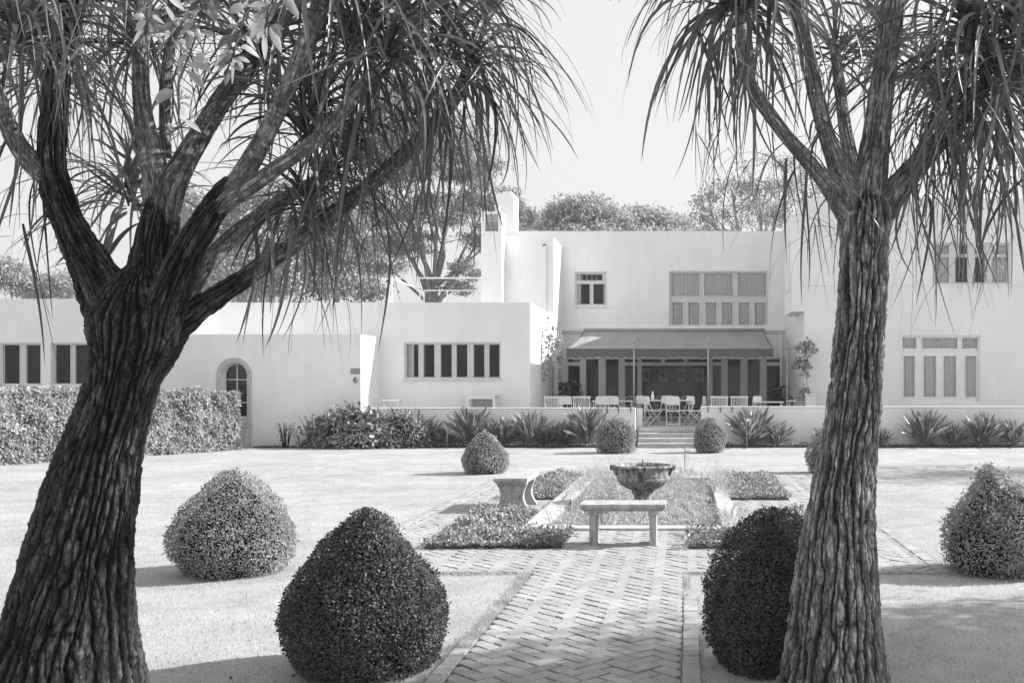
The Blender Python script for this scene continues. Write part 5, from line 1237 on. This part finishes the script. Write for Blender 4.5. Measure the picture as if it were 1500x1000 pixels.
# ============================================================ TREES BEYOND THE HOUSE
def tree(name, label, base, H, trunk_r, clusters, nleaf, leaf, mat, bmat='far_bark', twigs=0, crown_from=.4, seed=0, flat=1.0, width=.5, group='trees beyond the house'):
    """clusters: list of (x, z, rx, rz) offsets from the base, y jittered; limbs run to each cluster"""
    rs = random.Random(seed); b = Vector(base); r = empty(name, b, label, 'tree', group)
    mb = MB(); cps = []; top = b+Vector((rs.uniform(-.3, .3), 0, H*crown_from))
    mb.tube([b-Vector((0, 0, .2)), b+Vector((rs.uniform(-.2, .2), 0, H*crown_from*.5)), top], [trunk_r*1.25, trunk_r, trunk_r*.85], 10)
    Ps = []
    for (x, z, rx_, rz_) in clusters:
        c = b+Vector((x, rs.uniform(-1, 1)*rx_*.9, z))
        st = b+(top-b)*rs.uniform(.75, 1.0); mid = st.lerp(c, .5)+Vector((rs.uniform(-.4, .4), 0, rs.uniform(-.5, .1)*rz_))
        rr = trunk_r*rs.uniform(.35, .55); mb.tube([st, st.lerp(mid, .5), mid, c], [rr, rr*.85, rr*.6, rr*.2], 6, cap=False)
        for k_ in range(5+twigs):
            d = Vector((rs.gauss(0, 1), rs.gauss(0, 1), rs.gauss(0, .8))).normalized()
            e = c+Vector((d.x*rx_, d.y*rx_, d.z*rz_))*rs.uniform(.6, .98); s0 = mid.lerp(c, rs.uniform(.2, 1)); m2 = s0.lerp(e, .5)+Vector((rs.gauss(0, .15), 0, rs.gauss(0, .15)))*rx_
            mb.tube([s0, m2, e], [rr*.25, rr*.16, rr*.06], 4, cap=False)
            if twigs:
                for z_ in range(3):
                    e2 = m2.lerp(e, rs.random())+Vector((rs.gauss(0, .35), rs.gauss(0, .3), rs.gauss(0, .35)))*rx_*.6; mb.tube([m2.lerp(e, rs.random()*.5), e2], [rr*.10, rr*.03], 4, cap=False)
        n = int(nleaf*rx_*rz_/sum(q[2]*q[3] for q in clusters)); sub = max(3, int(n/70))
        cc = rng.normal(0, 1, (sub, 3)); cc = unit(cc)*(rng.uniform(.25, 1, (sub, 1))**.5)*np.array([rx_, rx_, rz_])
        idx = rng.integers(0, sub, n); P = cc[idx]+rng.normal(0, 1, (n, 3))*np.array([rx_*.13+.12, rx_*.13+.12, (rz_*.10+.08)*flat])
        Ps.append(P+np.array(c))
    P = np.concatenate(Ps); mb.build('trunk', M[bmat], r)
    V, Fq = leaf_quads(P, rng.normal(0, 1, P.shape)*.6+np.array([0, 0, .3]), leaf, width, 1.0); mesh_np('crown', V, Fq, M[mat], r)
    return r
def pxc(Y, bx, lst): return [((x-bx)*Y/F, CH-(y-565)*Y/F, a*Y/F, c*Y/F) for x, y, a, c in lst]
Y = 52; bx = 628
tree('pine_tree', 'tall feathery tree with forked trunk rising behind the roof terrace', (rx(bx, Y), Y, 0), 16, .27, pxc(Y, bx, [(600, 250, 60, 34), (680, 235, 50, 28), (640, 300, 55, 26), (720, 290, 40, 24), (560, 310, 50, 30), (600, 355, 45, 22), (700, 345, 36, 18), (655, 205, 60, 30), (560, 215, 60, 36), (735, 335, 30, 22), (690, 395, 26, 14), (540, 370, 45, 30), (670, 420, 26, 12), (610, 160, 50, 30)]), 46000, .20, 'far_leaf', crown_from=.44, seed=2, width=.3, flat=.7)
Y = 70; bx = 860
tree('round_tree', 'pale domed tree behind the flat roof between the chimney and the bare tree', (rx(bx, Y), Y, 0), 14, .4, pxc(Y, bx, [(855, 318, 55, 24), (825, 330, 34, 18), (885, 322, 36, 20), (850, 345, 60, 20), (805, 340, 20, 12)]), 15000, .26, 'far_leaf_pale', crown_from=.6, seed=3, width=.6)
Y = 74; bx = 955
tree('round_tree', 'low pale domed tree right of the tallest dome behind the flat roof', (rx(bx, Y), Y, 0), 13, .4, pxc(Y, bx, [(940, 328, 46, 20), (975, 330, 40, 18), (1005, 338, 30, 14), (950, 350, 70, 18), (915, 335, 30, 18)]), 14000, .27, 'far_leaf_pale', crown_from=.6, seed=4, width=.6)
Y = 64; bx = 768
tree('round_tree', 'narrow dark tree showing just right of the chimneys', (rx(bx, Y), Y, 0), 12, .25, pxc(Y, bx, [(768, 322, 14, 26), (770, 350, 16, 20), (760, 300, 10, 14)]), 2600, .24, 'far_leaf', crown_from=.6, seed=5)
Y = 48; bx = 1105
tree('bare_tree', 'sparse twiggy tree with crooked limbs behind the right end of the flat roof', (rx(bx, Y), Y, 0), 12, .30, pxc(Y, bx, [(1040, 300, 30, 34), (1075, 285, 34, 36), (1110, 265, 36, 30), (1145, 290, 34, 40), (1160, 250, 30, 24), (1060, 325, 40, 16), (1120, 315, 40, 20), (1190, 280, 40, 40)]), 5200, .15, 'far_leaf', crown_from=.5, twigs=9, seed=6, width=.45)
Y = 46
for bx, lab, cs, sd_ in ((300, 'pale leafy tree behind the middle wing, left of the pair seen through the palm', [(300, 400, 50, 40), (270, 350, 40, 30), (330, 340, 44, 36), (290, 300, 36, 26)], 7), (395, 'pale leafy tree behind the middle wing, seen through the palm branches', [(390, 400, 56, 40), (420, 350, 50, 34), (370, 320, 46, 30), (410, 290, 40, 30), (385, 430, 50, 24)], 8), (500, 'darker leafy tree behind the middle wing next to the roof terrace', [(490, 400, 50, 36), (520, 360, 46, 36), (470, 340, 40, 30), (500, 310, 44, 30), (530, 425, 40, 20)], 9)):
    tree('leafy_tree', lab, (rx(bx, Y), Y, 0), 11, .16, pxc(Y, bx, cs), 9000, .20, 'far_leaf_pale' if sd_ != 9 else 'far_leaf', crown_from=.42, seed=sd_, width=.5)
Y = 62
for bx, lab, cs, sd_ in ((15, 'far tree behind the left wing at the edge of the frame', [(10, 400, 26, 24), (-20, 410, 40, 30), (30, 420, 26, 16)], 10), (88, 'far bushy tree behind the left wing beside the palm trunk', [(80, 415, 34, 20), (110, 420, 34, 18), (60, 428, 26, 12), (150, 415, 34, 22)], 11)):
    tree('leafy_tree', lab, (rx(bx, Y), Y, 0), 9, .2, pxc(Y, bx, cs), 6000, .24, 'far_leaf_pale', crown_from=.6, seed=sd_)

# trees outside the frame on the right whose shade falls across the lawn
def shade_tree(label, x, y, H, R_, n, seed, zc):
    cs = []; rs = random.Random(seed)
    for i in range(9): cs.append((rs.uniform(-1, 1)*R_*.6, zc+rs.uniform(-1, 1)*R_*.45, R_*.5, R_*.38))
    tree('garden_tree', label, (x, y, 0), H, .16, cs, n, .13, 'far_leaf', 'far_bark', crown_from=.5, seed=seed, group=None)
shade_tree('broad garden tree beyond the right edge of the near lawn', 9.8, 7.7, 6.5, 2.3, 15000, 31, 4.7)
shade_tree('garden tree beyond the right edge of the lawn level with the pool', 14.6, 22.0, 7, 2.7, 4600, 32, 4.9)

# ============================================================ GRASS (near lawn and ragged path edges)
k = 120000; y = 4.6+rng.uniform(0, 1, k)**1.7*17; x = rng.uniform(-1, 1, k)
x = (-1005/F-.02)*y+(x*.5+.5)*((495/F+.05)+(1005/F+.02))*y
P = np.stack([x, y, np.zeros(k)], 1); m_ = ~((P[:, 0] > -1.5) & (P[:, 0] < .09)) & ~((P[:, 1] > 8.88) & (P[:, 0] > -3.47) & (P[:, 0] < 2.41)); P = P[m_]
def blades(P, L, name, label):
    n = len(P); A = unit(np.stack([rng.normal(0, .5, n), rng.normal(0, .5, n), np.ones(n)], 1)); S = unit(np.cross(A, rng.normal(0, 1, (n, 3))))
    l = (L*rng.uniform(.5, 1.4, n))[:, None]; V = np.empty((n, 3, 3)); V[:, 0] = P-S*.0022; V[:, 1] = P+S*.0022; V[:, 2] = P+A*l
    o = mesh_np(name, V.reshape(-1, 3), np.arange(3*n).reshape(-1, 3), M['grass']); tag(o, label, 'grass', kind='stuff')
P = P[~((P[:, 0] > -4.9) & (P[:, 0] < 3.6) & (P[:, 1] > 27))]
blades(P, .022, 'lawn_grass', 'short pale grass blades of the near lawn')
E = []
for (x0, y0, x1, y1, n_) in ((-1.5, 3.5, -1.5, 6.75, 2600), (-1.42, 6.6, -1.42, 9.0, 3200), (-1.46, 6.4, -1.46, 9.0, 2500), (-1.4, 3.5, -1.4, 6.8, 1500), (.09, 3.5, .09, 8.0, 2600), (0., 7.9, 0., 9.0, 1300), (-3.47, 8.99, -1.4, 8.99, 2600), (-3.47, 9.03, -1.4, 9.03, 1800), (.0, 8.99, 2.41, 8.99, 2400), (-.02, 3.5, -.02, 8.0, 1200), (2.42, 8.88, 2.42, 19, 1600), (-3.48, 8.88, -3.48, 19, 1600), (-1.385, 3.5, -1.385, 8.9, 900), (-.025, 3.5, -.025, 8.9, 900), (-.0, 19.6, .1, 27, 500), (-1.5, 19.6, -1.5, 27, 500)):
    t = rng.uniform(0, 1, n_); o_ = np.array([noise.noise(Vector((v*9, x0, y0))) for v in t])*.03
    px_ = x0+(x1-x0)*t+(o_+rng.normal(0, .02, n_))*(1 if x0 == x1 else 0.3); py_ = y0+(y1-y0)*t+(2*o_+rng.normal(0, .035, n_))*(0 if x0 == x1 else 1)
    E.append(np.stack([px_, py_, np.zeros(n_)], 1))
blades(np.concatenate(E), .030, 'edge_grass', 'ragged grass creeping over the edges of the brick path')
# fallen leaves on the near lawn
for x, y, lab in ((-2.62, 5.72, 'dark fallen leaf on the grass nearest the left palm trunk'), (-2.28, 5.78, 'larger dark fallen leaf on the grass midway between the left palm and the dark bush'), (-2.42, 6.2, 'dark fallen leaf in the shade behind the other two on the grass'), (-4.4, 11.6, 'tiny dark fallen leaf on the open left lawn beyond the round bush')):
    mb = MB(); a = random.uniform(0, 6.28); l = random.uniform(.02, .03); c_, s_ = math.cos(a)*l, math.sin(a)*l
    mb.add([(x-c_, y-s_, .018), (x+s_*.4, y-c_*.4, .026), (x+c_, y+s_, .018), (x-s_*.4, y+c_*.4, .032)], [(0,1,2,3)]); tag(mb.build('fallen_leaf', M['core']), lab, 'leaf', 'fallen leaves')

# ============================================================ HAZE
hz = MB(); hz.box(-110, 110, -12, 130, -1, 24)
m = bpy.data.materials.new('haze'); m.use_nodes = True; n = m.node_tree; n.nodes.remove(n.nodes['Principled BSDF'])
pv = n.nodes.new('ShaderNodeVolumePrincipled'); pv.inputs['Color'].default_value = (1, 1, 1, 1); pv.inputs['Density'].default_value = 0.0009; pv.inputs['Anisotropy'].default_value = 0.3
n.links.new(pv.outputs[0], n.nodes['Material Output'].inputs['Volume'])
tag(hz.build('haze', m), kind='stuff')
